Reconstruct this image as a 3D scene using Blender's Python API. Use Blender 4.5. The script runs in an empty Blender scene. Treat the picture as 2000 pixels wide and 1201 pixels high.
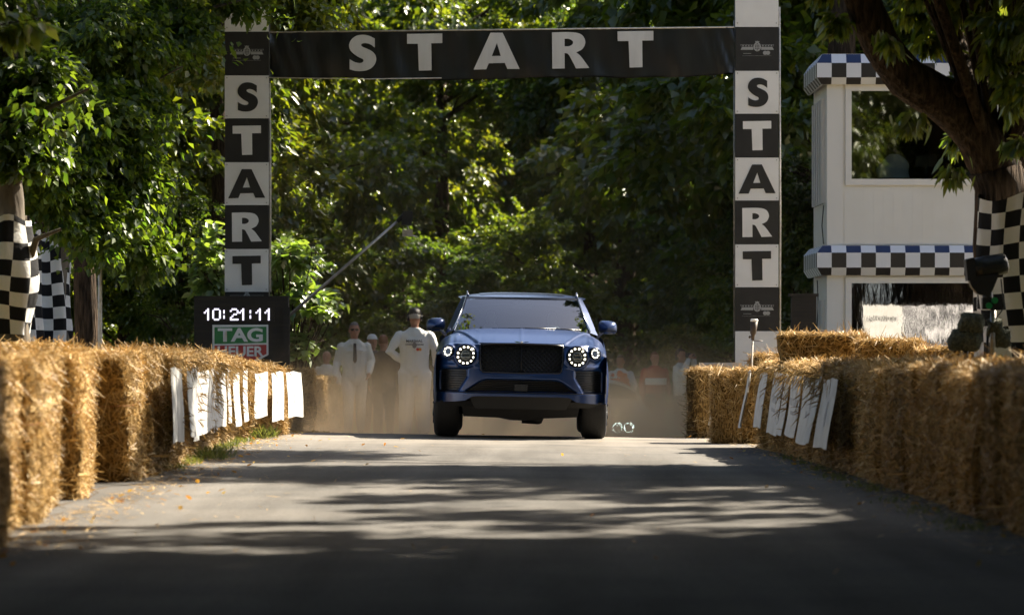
import bpy, bmesh, math, random
import numpy as np
from mathutils import Vector, Matrix, noise as mnoise

R = math.radians
scene = bpy.context.scene
col = scene.collection

# ------------------------------------------------------------------ camera
FPX, EYE, HORIZ = 8000.0, 1.11, 669.0          # focal length in photo pixels, eye height, horizon row
cam_d = bpy.data.cameras.new('camera')
cam_d.sensor_width = 36.0
cam_d.lens = FPX * 36.0 / 2000.0
cam_d.shift_y = (HORIZ - 600.5) / 2000.0
cam_d.clip_start, cam_d.clip_end = 0.5, 2000
cam_d.dof.use_dof = True
cam_d.dof.focus_distance = 49.0
cam_d.dof.aperture_fstop = 3.6
cam = bpy.data.objects.new('camera', cam_d)
cam.location = (0, 0, EYE)
cam.rotation_euler = (R(90), 0, 0)
col.objects.link(cam)
scene.camera = cam

# ------------------------------------------------------------------ sky, sun, exposure
SUN_AZ, SUN_EL = 52.0, 41.0       # degrees to the right of the view axis, above the horizon
w = bpy.data.worlds.new('World'); scene.world = w; w.use_nodes = True
nt = w.node_tree; nt.nodes.clear()
sky = nt.nodes.new('ShaderNodeTexSky'); sky.sky_type = 'NISHITA'; sky.sun_disc = False
sky.air_density = 0.7; sky.dust_density = 2.0; sky.ozone_density = 0.4
sky.sun_elevation = R(SUN_EL); sky.sun_rotation = R(SUN_AZ)
bg = nt.nodes.new('ShaderNodeBackground'); bg.inputs[1].default_value = 0.065
wo = nt.nodes.new('ShaderNodeOutputWorld')
nt.links.new(sky.outputs[0], bg.inputs[0]); nt.links.new(bg.outputs[0], wo.inputs[0])
sl = bpy.data.lights.new('sun', 'SUN'); sl.energy = 5.0; sl.angle = R(0.53); sl.color = (1.0, 0.90, 0.74)
sun = bpy.data.objects.new('sun', sl)
sdir = Vector((math.sin(R(SUN_AZ))*math.cos(R(SUN_EL)), math.cos(R(SUN_AZ))*math.cos(R(SUN_EL)), math.sin(R(SUN_EL))))
sun.rotation_euler = sdir.to_track_quat('Z', 'Y').to_euler()
sun.location = (20, 20, 30)
col.objects.link(sun)
scene.view_settings.view_transform = 'Standard'
scene.view_settings.look = 'None'
scene.view_settings.exposure = 2.1
scene.view_settings.gamma = 1.0
cy = scene.cycles
cy.use_denoising = True
cy.max_bounces = 8; cy.diffuse_bounces = 3; cy.glossy_bounces = 4; cy.transmission_bounces = 6
cy.transparent_max_bounces = 8; cy.volume_bounces = 1
cy.sample_clamp_indirect = 6.0
cy.volume_step_rate = 2.0; cy.volume_max_steps = 128
cy.caustics_reflective = False; cy.caustics_refractive = False

# ------------------------------------------------------------------ helpers
def P(px, py, d):
    """photo pixel + distance -> world point"""
    return Vector(((px-1000.0)*d/FPX, d, EYE + (HORIZ-py)*d/FPX))

def ground_z(x, y):
    t = max(0.0, y-48.6)
    z = -(0.021*t + 0.00028*t*t) if t < 70 else -(0.021*70+0.00028*4900)-0.02*(t-70)
    k = min(1.0, max(0.0, (y-30)/14.0)) * (1.0 if y < 60 else max(0.0, 1-(y-60)/20.0))
    return z - 0.0145*k*max(-4.0, min(4.0, x))

def tag(o, label=None, cat=None, group=None, kind=None):
    if label: o['label'] = label
    if cat: o['category'] = cat
    if group: o['group'] = group
    if kind: o['kind'] = kind
    return o

def empty(name, loc=(0,0,0), rz=0.0, label=None, cat=None, group=None):
    o = bpy.data.objects.new(name, None); o.empty_display_size = 0.2
    o.location = loc; o.rotation_euler = (0, 0, rz); col.objects.link(o)
    return tag(o, label, cat, group)

def link(name, me, parent=None, mats=None):
    o = bpy.data.objects.new(name, me); col.objects.link(o)
    if mats is not None:
        for m in (mats if isinstance(mats, (list, tuple)) else [mats]): me.materials.append(m)
    if parent: o.parent = parent
    return o

def copy_tree(o, parent=None):
    c = o.copy(); col.objects.link(c); c.parent = parent
    for ch in list(o.children): copy_tree(ch, c)
    return c

def mesh_np(name, V, F, smooth=False, mi=None):
    """V (n,3); F (m,k) with one face size"""
    V = np.asarray(V, dtype=np.float32); F = np.asarray(F, dtype=np.int32)
    me = bpy.data.meshes.new(name)
    me.vertices.add(len(V)); me.vertices.foreach_set('co', V.ravel())
    m, k = F.shape
    me.loops.add(m*k); me.loops.foreach_set('vertex_index', F.ravel())
    me.polygons.add(m)
    me.polygons.foreach_set('loop_start', np.arange(0, m*k, k, dtype=np.int32))
    me.polygons.foreach_set('loop_total', np.full(m, k, dtype=np.int32))
    if smooth: me.polygons.foreach_set('use_smooth', np.ones(m, dtype=bool))
    if mi is not None: me.polygons.foreach_set('material_index', np.asarray(mi, dtype=np.int32))
    me.update(calc_edges=True); me.validate()
    return me

class MB:
    """collects shapes into one mesh"""
    def __init__(s): s.v = []; s.f = []; s.m = []; s.sm = []
    def poly(s, pts, m=0):
        n = len(s.v); s.v += [tuple(p) for p in pts]; s.f.append(tuple(range(n, n+len(pts)))); s.m.append(m); s.sm.append(False); return s
    def box(s, a, b, m=0, M=None):
        (x0,y0,z0),(x1,y1,z1) = a, b
        if x0>x1: x0,x1=x1,x0
        if y0>y1: y0,y1=y1,y0
        if z0>z1: z0,z1=z1,z0
        vs = [Vector(q) for q in ((x0,y0,z0),(x1,y0,z0),(x1,y1,z0),(x0,y1,z0),(x0,y0,z1),(x1,y0,z1),(x1,y1,z1),(x0,y1,z1))]
        if M is not None: vs = [M @ q for q in vs]
        n = len(s.v); s.v += [tuple(q) for q in vs]
        for q in ((0,3,2,1),(4,5,6,7),(0,1,5,4),(1,2,6,5),(2,3,7,6),(3,0,4,7)):
            s.f.append(tuple(n+i for i in q)); s.m.append(m); s.sm.append(False)
        return s
    def prism(s, pts, vec, m=0):
        """polygon (list of 3d points) extruded by vec"""
        vec = Vector(vec); k = len(pts); n = len(s.v)
        s.v += [tuple(p) for p in pts] + [tuple(Vector(p)+vec) for p in pts]
        s.f.append(tuple(range(n, n+k))); s.f.append(tuple(range(n+2*k-1, n+k-1, -1)))
        for i in range(k):
            j = (i+1) % k; s.f.append((n+i, n+k+i, n+k+j, n+j))
        s.m += [m]*(k+2); s.sm += [False]*(k+2)
        return s
    def tube(s, pts, rad, seg=8, m=0, cap=True, smooth=True, ell=1.0):
        pts = [Vector(p) for p in pts]
        if not isinstance(rad, (list, tuple)): rad = [rad]*len(pts)
        n = len(s.v); prev = None
        for i, p in enumerate(pts):
            t = (pts[min(i+1, len(pts)-1)] - pts[max(i-1, 0)]).normalized()
            if prev is None:
                a = Vector((0,0,1)) if abs(t.z) < 0.9 else Vector((1,0,0))
                u = t.cross(a).normalized()
            else:
                u = (prev - t*prev.dot(t)).normalized()
            prev = u; b = t.cross(u)
            for k in range(seg):
                an = 2*math.pi*k/seg
                s.v.append(tuple(p + (u*math.cos(an) + b*math.sin(an)*ell)*rad[i]))
        for i in range(len(pts)-1):
            for k in range(seg):
                k2 = (k+1) % seg
                s.f.append((n+i*seg+k, n+i*seg+k2, n+(i+1)*seg+k2, n+(i+1)*seg+k)); s.m.append(m); s.sm.append(smooth)
        if cap:
            s.f.append(tuple(n+k for k in reversed(range(seg)))); s.f.append(tuple(n+(len(pts)-1)*seg+k for k in range(seg)))
            s.m += [m, m]; s.sm += [False, False]
        return s
    def grid(s, fn, nu, nv, m=0, smooth=True, wrap=False):
        """fn(i,j) -> point ; m may be a function(i,j)"""
        n = len(s.v)
        for j in range(nv+1):
            for i in range(nu + (0 if wrap else 1)): s.v.append(tuple(fn(i, j)))
        W = nu if wrap else nu+1
        for j in range(nv):
            for i in range(nu):
                i2 = (i+1) % W if wrap else i+1
                s.f.append((n+j*W+i, n+j*W+i2, n+(j+1)*W+i2, n+(j+1)*W+i))
                s.m.append(m(i, j) if callable(m) else m); s.sm.append(smooth)
        return s
    def ball(s, c, r, seg=12, m=0):
        c = Vector(c); r = r if isinstance(r, (list, tuple)) else (r, r, r)
        n = len(s.v); nv = seg//2
        s.v.append((c.x, c.y, c.z-r[2]))
        for j in range(1, nv):
            a = -math.pi/2 + math.pi*j/nv
            for i in range(seg):
                b = 2*math.pi*i/seg
                s.v.append((c.x+r[0]*math.cos(a)*math.cos(b), c.y+r[1]*math.cos(a)*math.sin(b), c.z+r[2]*math.sin(a)))
        s.v.append((c.x, c.y, c.z+r[2])); top = len(s.v)-1
        for i in range(seg):
            i2 = (i+1) % seg
            s.f.append((n, n+1+i2, n+1+i)); s.f.append((top, n+1+(nv-2)*seg+i, n+1+(nv-2)*seg+i2)); s.m += [m, m]; s.sm += [True, True]
        for j in range(nv-2):
            for i in range(seg):
                i2 = (i+1) % seg; a = n+1+j*seg
                s.f.append((a+i, a+i2, a+seg+i2, a+seg+i)); s.m.append(m); s.sm.append(True)
        return s
    def mesh(s, name):
        me = bpy.data.meshes.new(name); me.from_pydata(s.v, [], s.f)
        me.polygons.foreach_set('material_index', s.m); me.polygons.foreach_set('use_smooth', s.sm)
        me.update(); return me
    def build(s, name, mats, parent=None, fixn=False):
        me = s.mesh(name)
        if fixn:
            bm = bmesh.new(); bm.from_mesh(me); bmesh.ops.recalc_face_normals(bm, faces=bm.faces); bm.to_mesh(me); bm.free()
        return link(name, me, parent, mats)

# ------------------------------------------------------------------ materials
def mat(name, base=(0.5,0.5,0.5), rough=0.7, metal=0.0, spec=0.5, noise=None, bump=None, coat=0.0, trans=0.0, ior=1.45, emit=None, alpha=None):
    m = bpy.data.materials.new(name); m.use_nodes = True
    t = m.node_tree; b = t.nodes['Principled BSDF']
    b.inputs['Base Color'].default_value = (*base, 1); b.inputs['Roughness'].default_value = rough
    b.inputs['Metallic'].default_value = metal; b.inputs['Specular IOR Level'].default_value = spec
    b.inputs['Coat Weight'].default_value = coat; b.inputs['Transmission Weight'].default_value = trans; b.inputs['IOR'].default_value = ior
    if emit: b.inputs['Emission Color'].default_value = (*emit[0], 1); b.inputs['Emission Strength'].default_value = emit[1]
    if noise or bump:
        tc = t.nodes.new('ShaderNodeTexCoord')
    if noise:        # (colour2, scale, detail, lo, hi[, stretch])
        n = t.nodes.new('ShaderNodeTexNoise'); n.inputs['Scale'].default_value = noise[1]; n.inputs['Detail'].default_value = noise[2]
        if len(noise) > 5:
            mp = t.nodes.new('ShaderNodeMapping'); mp.inputs['Scale'].default_value = noise[5]
            t.links.new(tc.outputs['Object'], mp.inputs[0]); t.links.new(mp.outputs[0], n.inputs['Vector'])
        else: t.links.new(tc.outputs['Object'], n.inputs['Vector'])
        r = t.nodes.new('ShaderNodeValToRGB'); r.color_ramp.elements[0].position = noise[3]; r.color_ramp.elements[1].position = noise[4]
        r.color_ramp.elements[0].color = (*base, 1); r.color_ramp.elements[1].color = (*noise[0], 1)
        t.links.new(n.outputs[0], r.inputs[0]); t.links.new(r.outputs[0], b.inputs['Base Color'])
    if bump:         # (scale, detail, strength, distance[, stretch])
        n2 = t.nodes.new('ShaderNodeTexNoise'); n2.inputs['Scale'].default_value = bump[0]; n2.inputs['Detail'].default_value = bump[1]
        if len(bump) > 4:
            mp = t.nodes.new('ShaderNodeMapping'); mp.inputs['Scale'].default_value = bump[4]
            t.links.new(tc.outputs['Object'], mp.inputs[0]); t.links.new(mp.outputs[0], n2.inputs['Vector'])
        else: t.links.new(tc.outputs['Object'], n2.inputs['Vector'])
        bp = t.nodes.new('ShaderNodeBump'); bp.inputs['Strength'].default_value = bump[2]; bp.inputs['Distance'].default_value = bump[3]
        t.links.new(n2.outputs[0], bp.inputs['Height']); t.links.new(bp.outputs[0], b.inputs['Normal'])
    return m

def leaf_mat(name, c1, c2, tr, gloss=0.07, rough=0.35, mixt=0.45, autumn=None):
    """two-sided leaf: diffuse + light coming through + a waxy sheen; colour differs from leaf to leaf"""
    m = bpy.data.materials.new(name); m.use_nodes = True; t = m.node_tree; t.nodes.clear()
    g = t.nodes.new('ShaderNodeNewGeometry'); oi = t.nodes.new('ShaderNodeObjectInfo')
    r = t.nodes.new('ShaderNodeValToRGB'); r.color_ramp.elements[0].color = (*c1, 1); r.color_ramp.elements[1].color = (*c2, 1)
    if autumn:
        e = r.color_ramp.elements.new(0.97); e.color = (*autumn, 1); r.color_ramp.elements[1].position = 0.93
        r.color_ramp.elements[2].position = 1.0
        for el in r.color_ramp.elements:
            pass
    t.links.new(g.outputs['Random Per Island'], r.inputs[0])
    hs = t.nodes.new('ShaderNodeHueSaturation')
    mr = t.nodes.new('ShaderNodeMapRange'); mr.inputs['To Min'].default_value = 0.8; mr.inputs['To Max'].default_value = 1.15
    t.links.new(oi.outputs['Random'], mr.inputs[0]); t.links.new(mr.outputs[0], hs.inputs['Value']); t.links.new(r.outputs[0], hs.inputs['Color'])
    d = t.nodes.new('ShaderNodeBsdfDiffuse'); t.links.new(hs.outputs[0], d.inputs[0])
    tl = t.nodes.new('ShaderNodeBsdfTranslucent')
    mx = t.nodes.new('ShaderNodeMix'); mx.data_type = 'RGBA'; mx.blend_type = 'MULTIPLY'; mx.inputs[0].default_value = 1.0
    mul = t.nodes.new('ShaderNodeVectorMath'); mul.operation = 'MULTIPLY'; mul.inputs[1].default_value = tr
    t.links.new(hs.outputs[0], mul.inputs[0]); t.links.new(mul.outputs[0], tl.inputs[0])
    m1 = t.nodes.new('ShaderNodeMixShader'); m1.inputs[0].default_value = mixt
    t.links.new(d.outputs[0], m1.inputs[1]); t.links.new(tl.outputs[0], m1.inputs[2])
    gl = t.nodes.new('ShaderNodeBsdfGlossy'); gl.inputs['Roughness'].default_value = rough; gl.inputs[0].default_value = (0.9, 0.92, 0.85, 1)
    m2 = t.nodes.new('ShaderNodeMixShader'); m2.inputs[0].default_value = gloss
    t.links.new(m1.outputs[0], m2.inputs[1]); t.links.new(gl.outputs[0], m2.inputs[2])
    o = t.nodes.new('ShaderNodeOutputMaterial'); t.links.new(m2.outputs[0], o.inputs[0])
    return m

M = {}
M['leaf'] = leaf_mat('leaf_linden', (0.028,0.058,0.009), (0.075,0.10,0.012), (4.6,3.9,1.0), gloss=0.07)
M['leaf_droop'] = leaf_mat('leaf_drooping', (0.024,0.052,0.010), (0.06,0.088,0.013), (4.2,3.8,1.1), gloss=0.04, rough=0.5)
M['leaf_yel'] = leaf_mat('leaf_yellowish', (0.042,0.075,0.009), (0.085,0.095,0.012), (4.3,3.7,0.9), gloss=0.08)
M['leaf_dark'] = leaf_mat('leaf_dark', (0.018,0.04,0.009), (0.045,0.07,0.012), (4.2,3.8,1.1), gloss=0.05)
M['leaf_long'] = leaf_mat('leaf_long', (0.04,0.075,0.014), (0.10,0.12,0.018), (3.2,3.0,1.2), gloss=0.08)
M['leaf_shrub'] = leaf_mat('leaf_shrub', (0.06,0.11,0.02), (0.10,0.14,0.03), (3.6,3.4,1.4), gloss=0.16, rough=0.42)
M['bark'] = mat('bark', (0.022,0.015,0.010), 0.95, spec=0.15, noise=((0.085,0.058,0.038), 26, 8, 0.36, 0.66, (1,1,0.14)), bump=(26, 8, 1.0, 0.07, (1,1,0.14)))
M['bark_pale'] = mat('bark_pale', (0.09,0.075,0.058), 0.95, spec=0.2, noise=((0.20,0.17,0.13), 12, 6, 0.35, 0.7, (1,1,0.25)), bump=(14, 6, 1.0, 0.02, (1,1,0.25)))
M['white'] = mat('white_board', (0.82,0.80,0.77), 0.5, noise=((0.74,0.72,0.69), 3, 4, 0.4, 0.75))
M['black'] = mat('black_board', (0.018,0.017,0.016), 0.55, noise=((0.03,0.028,0.026), 4, 4, 0.4, 0.75))
M['banner'] = mat('black_banner', (0.016,0.016,0.017), 0.32, spec=0.5, bump=(3.0, 3, 0.35, 0.06, (1,1,0.3)))
M['banner_letter'] = mat('banner_letter', (0.70,0.69,0.67), 0.5, noise=((0.55,0.53,0.50), 3, 4, 0.35, 0.75, (2,1,0.4)))
M['grey_print'] = mat('grey_print', (0.34,0.34,0.33), 0.6)
M['steel'] = mat('galvanised_steel', (0.45,0.43,0.40), 0.45, metal=0.7, noise=((0.30,0.28,0.26), 20, 4, 0.4, 0.7))
M['pale_pole'] = mat('pale_pole', (0.62,0.58,0.50), 0.55, noise=((0.45,0.40,0.33), 20, 4, 0.4, 0.7))
M['dark_wood'] = mat('black_painted_wood', (0.017,0.014,0.012), 0.6, noise=((0.035,0.026,0.018), 6, 5, 0.45, 0.8, (0.3,1,4)))
M['led'] = mat('led_white', (0.8,0.8,0.9), 0.4, emit=((0.86,0.80,1.0), 0.42))
M['led_panel'] = mat('led_panel', (0.012,0.012,0.014), 0.35)
M['green'] = mat('green_print', (0.035,0.20,0.06), 0.5, noise=((0.05,0.25,0.08), 5, 4, 0.4, 0.7))
M['red'] = mat('red_print', (0.50,0.035,0.035), 0.5, noise=((0.42,0.05,0.05), 5, 4, 0.4, 0.7))
M['asphalt'] = None
M['straw'] = mat('straw_blade', (0.58,0.38,0.13), 0.55, spec=0.45)
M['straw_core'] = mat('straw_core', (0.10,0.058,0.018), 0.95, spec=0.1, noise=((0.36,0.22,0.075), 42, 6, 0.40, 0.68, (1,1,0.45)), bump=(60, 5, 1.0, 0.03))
M['twine'] = mat('twine', (0.25,0.10,0.03), 0.8)
M['plastic'] = mat('white_plastic', (0.56,0.56,0.54), 0.42, noise=((0.44,0.42,0.38), 5, 6, 0.45, 0.75), bump=(4, 3, 0.25, 0.03))
M['cream'] = mat('cream_paint', (0.80,0.77,0.70), 0.5, noise=((0.74,0.70,0.62), 1.6, 5, 0.35, 0.75))
M['cream_trim'] = mat('cream_trim', (0.78,0.75,0.69), 0.45)
M['chk_w'] = mat('check_white', (0.76,0.76,0.77), 0.4)
M['chk_k'] = mat('check_black', (0.028,0.024,0.022), 0.42)
M['chk_b'] = mat('check_navy', (0.018,0.035,0.10), 0.4)
M['cloth_w'] = mat('cloth_white', (0.70,0.69,0.66), 0.8, spec=0.2, bump=(9, 3, 0.4, 0.03))
M['cloth_k'] = mat('cloth_black', (0.012,0.012,0.013), 0.8, spec=0.2, bump=(9, 3, 0.4, 0.03))
def straw_variation():
    m = M['straw']; t = m.node_tree; b = t.nodes['Principled BSDF']
    g = t.nodes.new('ShaderNodeNewGeometry'); r = t.nodes.new('ShaderNodeValToRGB')
    r.color_ramp.elements[0].color = (0.30,0.18,0.055,1); r.color_ramp.elements[1].color = (0.66,0.48,0.22,1)
    e = r.color_ramp.elements.new(0.6); e.color = (0.50,0.31,0.10,1)
    t.links.new(g.outputs['Random Per Island'], r.inputs[0])
    oi = t.nodes.new('ShaderNodeObjectInfo'); mr = t.nodes.new('ShaderNodeMapRange'); mr.inputs['To Min'].default_value = 0.62; mr.inputs['To Max'].default_value = 1.15
    hs = t.nodes.new('ShaderNodeHueSaturation'); t.links.new(oi.outputs['Random'], mr.inputs[0]); t.links.new(mr.outputs[0], hs.inputs['Value']); t.links.new(r.outputs[0], hs.inputs['Color'])
    t.links.new(hs.outputs[0], b.inputs['Base Color'])
    tl = t.nodes.new('ShaderNodeBsdfTranslucent'); t.links.new(hs.outputs[0], tl.inputs[0])
    mx = t.nodes.new('ShaderNodeMixShader'); mx.inputs[0].default_value = 0.10
    o = t.nodes['Material Output']
    t.links.new(b.outputs[0], mx.inputs[1]); t.links.new(tl.outputs[0], mx.inputs[2]); t.links.new(mx.outputs[0], o.inputs[0])
straw_variation()

def glass_mat(name, tint=(0.9,0.95,0.93), refl=0.25, rough=0.02, wav=None):
    """window pane: part mirror, part see-through"""
    m = bpy.data.materials.new(name); m.use_nodes = True; t = m.node_tree; t.nodes.clear()
    tr = t.nodes.new('ShaderNodeBsdfTransparent'); tr.inputs[0].default_value = (*tint, 1)
    gl = t.nodes.new('ShaderNodeBsdfGlossy'); gl.inputs['Roughness'].default_value = rough
    lw = t.nodes.new('ShaderNodeLayerWeight'); lw.inputs[0].default_value = 0.5
    pw = t.nodes.new('ShaderNodeMath'); pw.operation = 'POWER'; pw.inputs[1].default_value = 4.0; t.links.new(lw.outputs['Facing'], pw.inputs[0])
    ad = t.nodes.new('ShaderNodeMath'); ad.operation = 'ADD'; ad.use_clamp = True; ad.inputs[1].default_value = refl + 0.04
    t.links.new(pw.outputs[0], ad.inputs[0])
    mx = t.nodes.new('ShaderNodeMixShader'); t.links.new(ad.outputs[0], mx.inputs[0])
    t.links.new(tr.outputs[0], mx.inputs[1]); t.links.new(gl.outputs[0], mx.inputs[2])
    if wav:
        tc = t.nodes.new('ShaderNodeTexCoord'); n = t.nodes.new('ShaderNodeTexNoise'); n.inputs['Scale'].default_value = wav[0]; n.inputs['Detail'].default_value = 4
        mp = t.nodes.new('ShaderNodeMapping'); mp.inputs['Scale'].default_value = wav[2]
        bp = t.nodes.new('ShaderNodeBump'); bp.inputs['Strength'].default_value = wav[1]; bp.inputs['Distance'].default_value = 0.05
        t.links.new(tc.outputs['Object'], mp.inputs[0]); t.links.new(mp.outputs[0], n.inputs['Vector']); t.links.new(n.outputs[0], bp.inputs['Height']); t.links.new(bp.outputs[0], gl.inputs['Normal'])
    o = t.nodes.new('ShaderNodeOutputMaterial'); t.links.new(mx.outputs[0], o.inputs[0])
    return m
M['glass'] = glass_mat('booth_glass', (0.55,0.6,0.55), 0.22)
M['car_glass'] = glass_mat('windscreen_glass', (0.62,0.72,0.72), 0.13)
M['lamp_glass'] = glass_mat('lamp_glass', (0.95,0.97,1.0), 0.03)

# ------------------------------------------------------------------ ground and road
def dusty(m, colour, y0, y1, y2, y3, amount):
    """mix a dry dust colour in between y0..y3 along the road, broken up by noise"""
    t = m.node_tree; b = t.nodes['Principled BSDF']; src = b.inputs['Base Color'].links[0].from_socket
    tc = t.nodes.new('ShaderNodeTexCoord'); sp = t.nodes.new('ShaderNodeSeparateXYZ'); t.links.new(tc.outputs['Object'], sp.inputs[0])
    def mr(a, b_):
        n = t.nodes.new('ShaderNodeMapRange'); n.inputs['From Min'].default_value = a; n.inputs['From Max'].default_value = b_; t.links.new(sp.outputs[1], n.inputs[0]); return n.outputs[0]
    n = t.nodes.new('ShaderNodeTexNoise'); n.inputs['Scale'].default_value = 1.3; n.inputs['Detail'].default_value = 6; t.links.new(tc.outputs['Object'], n.inputs['Vector'])
    nr = t.nodes.new('ShaderNodeMapRange'); nr.inputs['From Min'].default_value = 0.3; nr.inputs['From Max'].default_value = 0.55; nr.inputs['To Max'].default_value = amount; t.links.new(n.outputs[0], nr.inputs[0])
    f = nr.outputs[0]
    for s in (mr(y0, y1), mr(y3, y2)):
        q = t.nodes.new('ShaderNodeMath'); q.operation = 'MULTIPLY'; t.links.new(f, q.inputs[0]); t.links.new(s, q.inputs[1]); f = q.outputs[0]
    mx = t.nodes.new('ShaderNodeMix'); mx.data_type = 'RGBA'; t.links.new(f, mx.inputs[0]); t.links.new(src, mx.inputs[6]); mx.inputs[7].default_value = (*colour, 1)
    t.links.new(mx.outputs[2], b.inputs['Base Color'])

def make_ground():
    xs = np.unique(np.concatenate([np.linspace(-400,-12,14), np.linspace(-12,12,33), np.linspace(12,400,14)]))
    ys = np.unique(np.concatenate([np.linspace(-60,20,9), np.linspace(20,100,81), np.linspace(100,700,25)]))
    V = [(x, y, ground_z(x, y) - (0.012 if abs(x) < 3.6 else 0.0) + (0.0 if abs(x) < 8 else 0.02*min(40, abs(x)-8))) for y in ys for x in xs]
    nx = len(xs); F = [(j*nx+i, j*nx+i+1, (j+1)*nx+i+1, (j+1)*nx+i) for j in range(len(ys)-1) for i in range(nx-1)]
    m = mat('earth_and_grass', (0.045,0.05,0.02), 0.95, spec=0.1, noise=((0.10,0.085,0.045), 2.5, 6, 0.35, 0.65), bump=(30, 5, 0.8, 0.03))
    dusty(m, (0.36,0.30,0.21), 38, 45, 70, 80, 0.9)          # straw-coloured verges painted pale to bounce light onto the arch and booth
    tag(link('ground', mesh_np('ground', V, F, True), None, m), kind='structure')
    a = mat('asphalt', (0.11,0.106,0.10), 1.0, spec=0.05, noise=((0.15,0.14,0.128), 0.7, 7, 0.35, 0.7), bump=(260, 3, 0.5, 0.004))
    # fine stone chippings + worn wheel tracks on top of the large patches
    t = a.node_tree; b = t.nodes['Principled BSDF']
    tc = t.nodes.new('ShaderNodeTexCoord')
    vo = t.nodes.new('ShaderNodeTexVoronoi'); vo.inputs['Scale'].default_value = 75
    t.links.new(tc.outputs['Object'], vo.inputs['Vector'])
    mp = t.nodes.new('ShaderNodeMapping'); mp.inputs['Scale'].default_value = (1.6, 0.09, 1)
    n3 = t.nodes.new('ShaderNodeTexNoise'); n3.inputs['Scale'].default_value = 1.2; n3.inputs['Detail'].default_value = 5
    t.links.new(tc.outputs['Object'], mp.inputs[0]); t.links.new(mp.outputs[0], n3.inputs['Vector'])
    mr = t.nodes.new('ShaderNodeMapRange'); mr.inputs['From Min'].default_value = 0.3; mr.inputs['From Max'].default_value = 0.7
    mr.inputs['To Min'].default_value = 0.66; mr.inputs['To Max'].default_value = 1.22
    t.links.new(n3.outputs[0], mr.inputs[0])
    bw = t.nodes.new('ShaderNodeRGBToBW'); t.links.new(vo.outputs['Color'], bw.inputs[0])
    mr2 = t.nodes.new('ShaderNodeMapRange'); mr2.inputs['To Min'].default_value = 0.72; mr2.inputs['To Max'].default_value = 1.25
    t.links.new(bw.outputs[0], mr2.inputs[0])
    mu = t.nodes.new('ShaderNodeMath'); mu.operation = 'MULTIPLY'; t.links.new(mr.outputs[0], mu.inputs[0]); t.links.new(mr2.outputs[0], mu.inputs[1])
    src = b.inputs['Base Color'].links[0].from_socket
    hs = t.nodes.new('ShaderNodeHueSaturation'); t.links.new(src, hs.inputs['Color']); t.links.new(mu.outputs[0], hs.inputs['Value'])
    t.links.new(hs.outputs[0], b.inputs['Base Color'])
    dusty(a, (0.27,0.24,0.20), 41, 49, 80, 95, 0.75)          # dust-coloured patches painted in to brighten the sunlit crest and its fill light
    ys = np.concatenate([np.linspace(2,40,20), np.linspace(40,64,49)[1:], np.linspace(64,150,40)[1:]])
    xs = np.linspace(-3.5, 3.5, 29)
    V = [(x + (0.02*math.sin(y*3.1)+0.02*math.sin(y*7.7) if abs(x) > 3.4 else 0), y, ground_z(x, y) + 0.006 - (0.004 if abs(x) > 3.4 else 0)) for y in ys for x in xs]
    nx = len(xs); F = [(j*nx+i, j*nx+i+1, (j+1)*nx+i+1, (j+1)*nx+i) for j in range(len(ys)-1) for i in range(nx-1)]
    tag(link('road', mesh_np('road', V, F, True), None, a), kind='structure')
make_ground()

# ------------------------------------------------------------------ trees
def leaf_blades(P0, D, N, L, W, six=False, droop=0.15, fold=0.12):
    """P0 base points, D unit directions, N rough normals, L lengths, W half widths -> verts, tris"""
    S = np.cross(D, N); S /= (np.linalg.norm(S, axis=1, keepdims=True)+1e-9)
    Nn = np.cross(S, D)
    L = L[:, None]; W = W[:, None]; n = len(P0)
    dz = np.zeros_like(P0); dz[:, 2] = 1
    if not six:
        v0 = P0; v2 = P0 + D*L - dz*L*droop
        mid = P0 + D*L*0.42
        v1 = mid + S*W + Nn*W*fold*2; v3 = mid - S*W + Nn*W*fold*2
        V = np.stack([v0, v1, v2, v3], 1).reshape(-1, 3)
        b = np.arange(n)[:, None]*4
        F = np.stack([b+[0,1,2], b+[0,2,3]], 1).reshape(-1, 3)
    else:
        v0 = P0; v5 = P0 + D*L - dz*L*droop
        a1 = P0 + D*L*0.25; a2 = P0 + D*L*0.62 - dz*L*droop*0.35
        V = np.stack([v0, a1+S*W*0.85+Nn*W*fold*2, a2+S*W*0.8+Nn*W*fold*2, v5, a2-S*W*0.8+Nn*W*fold*2, a1-S*W*0.85+Nn*W*fold*2], 1).reshape(-1, 3)
        b = np.arange(n)[:, None]*6
        F = np.stack([b+[0,1,2], b+[0,2,3], b+[0,3,4], b+[0,4,5]], 1).reshape(-1, 3)
    return V, F

def unit(a): return a/(np.linalg.norm(a, axis=1, keepdims=True)+1e-9)

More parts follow.
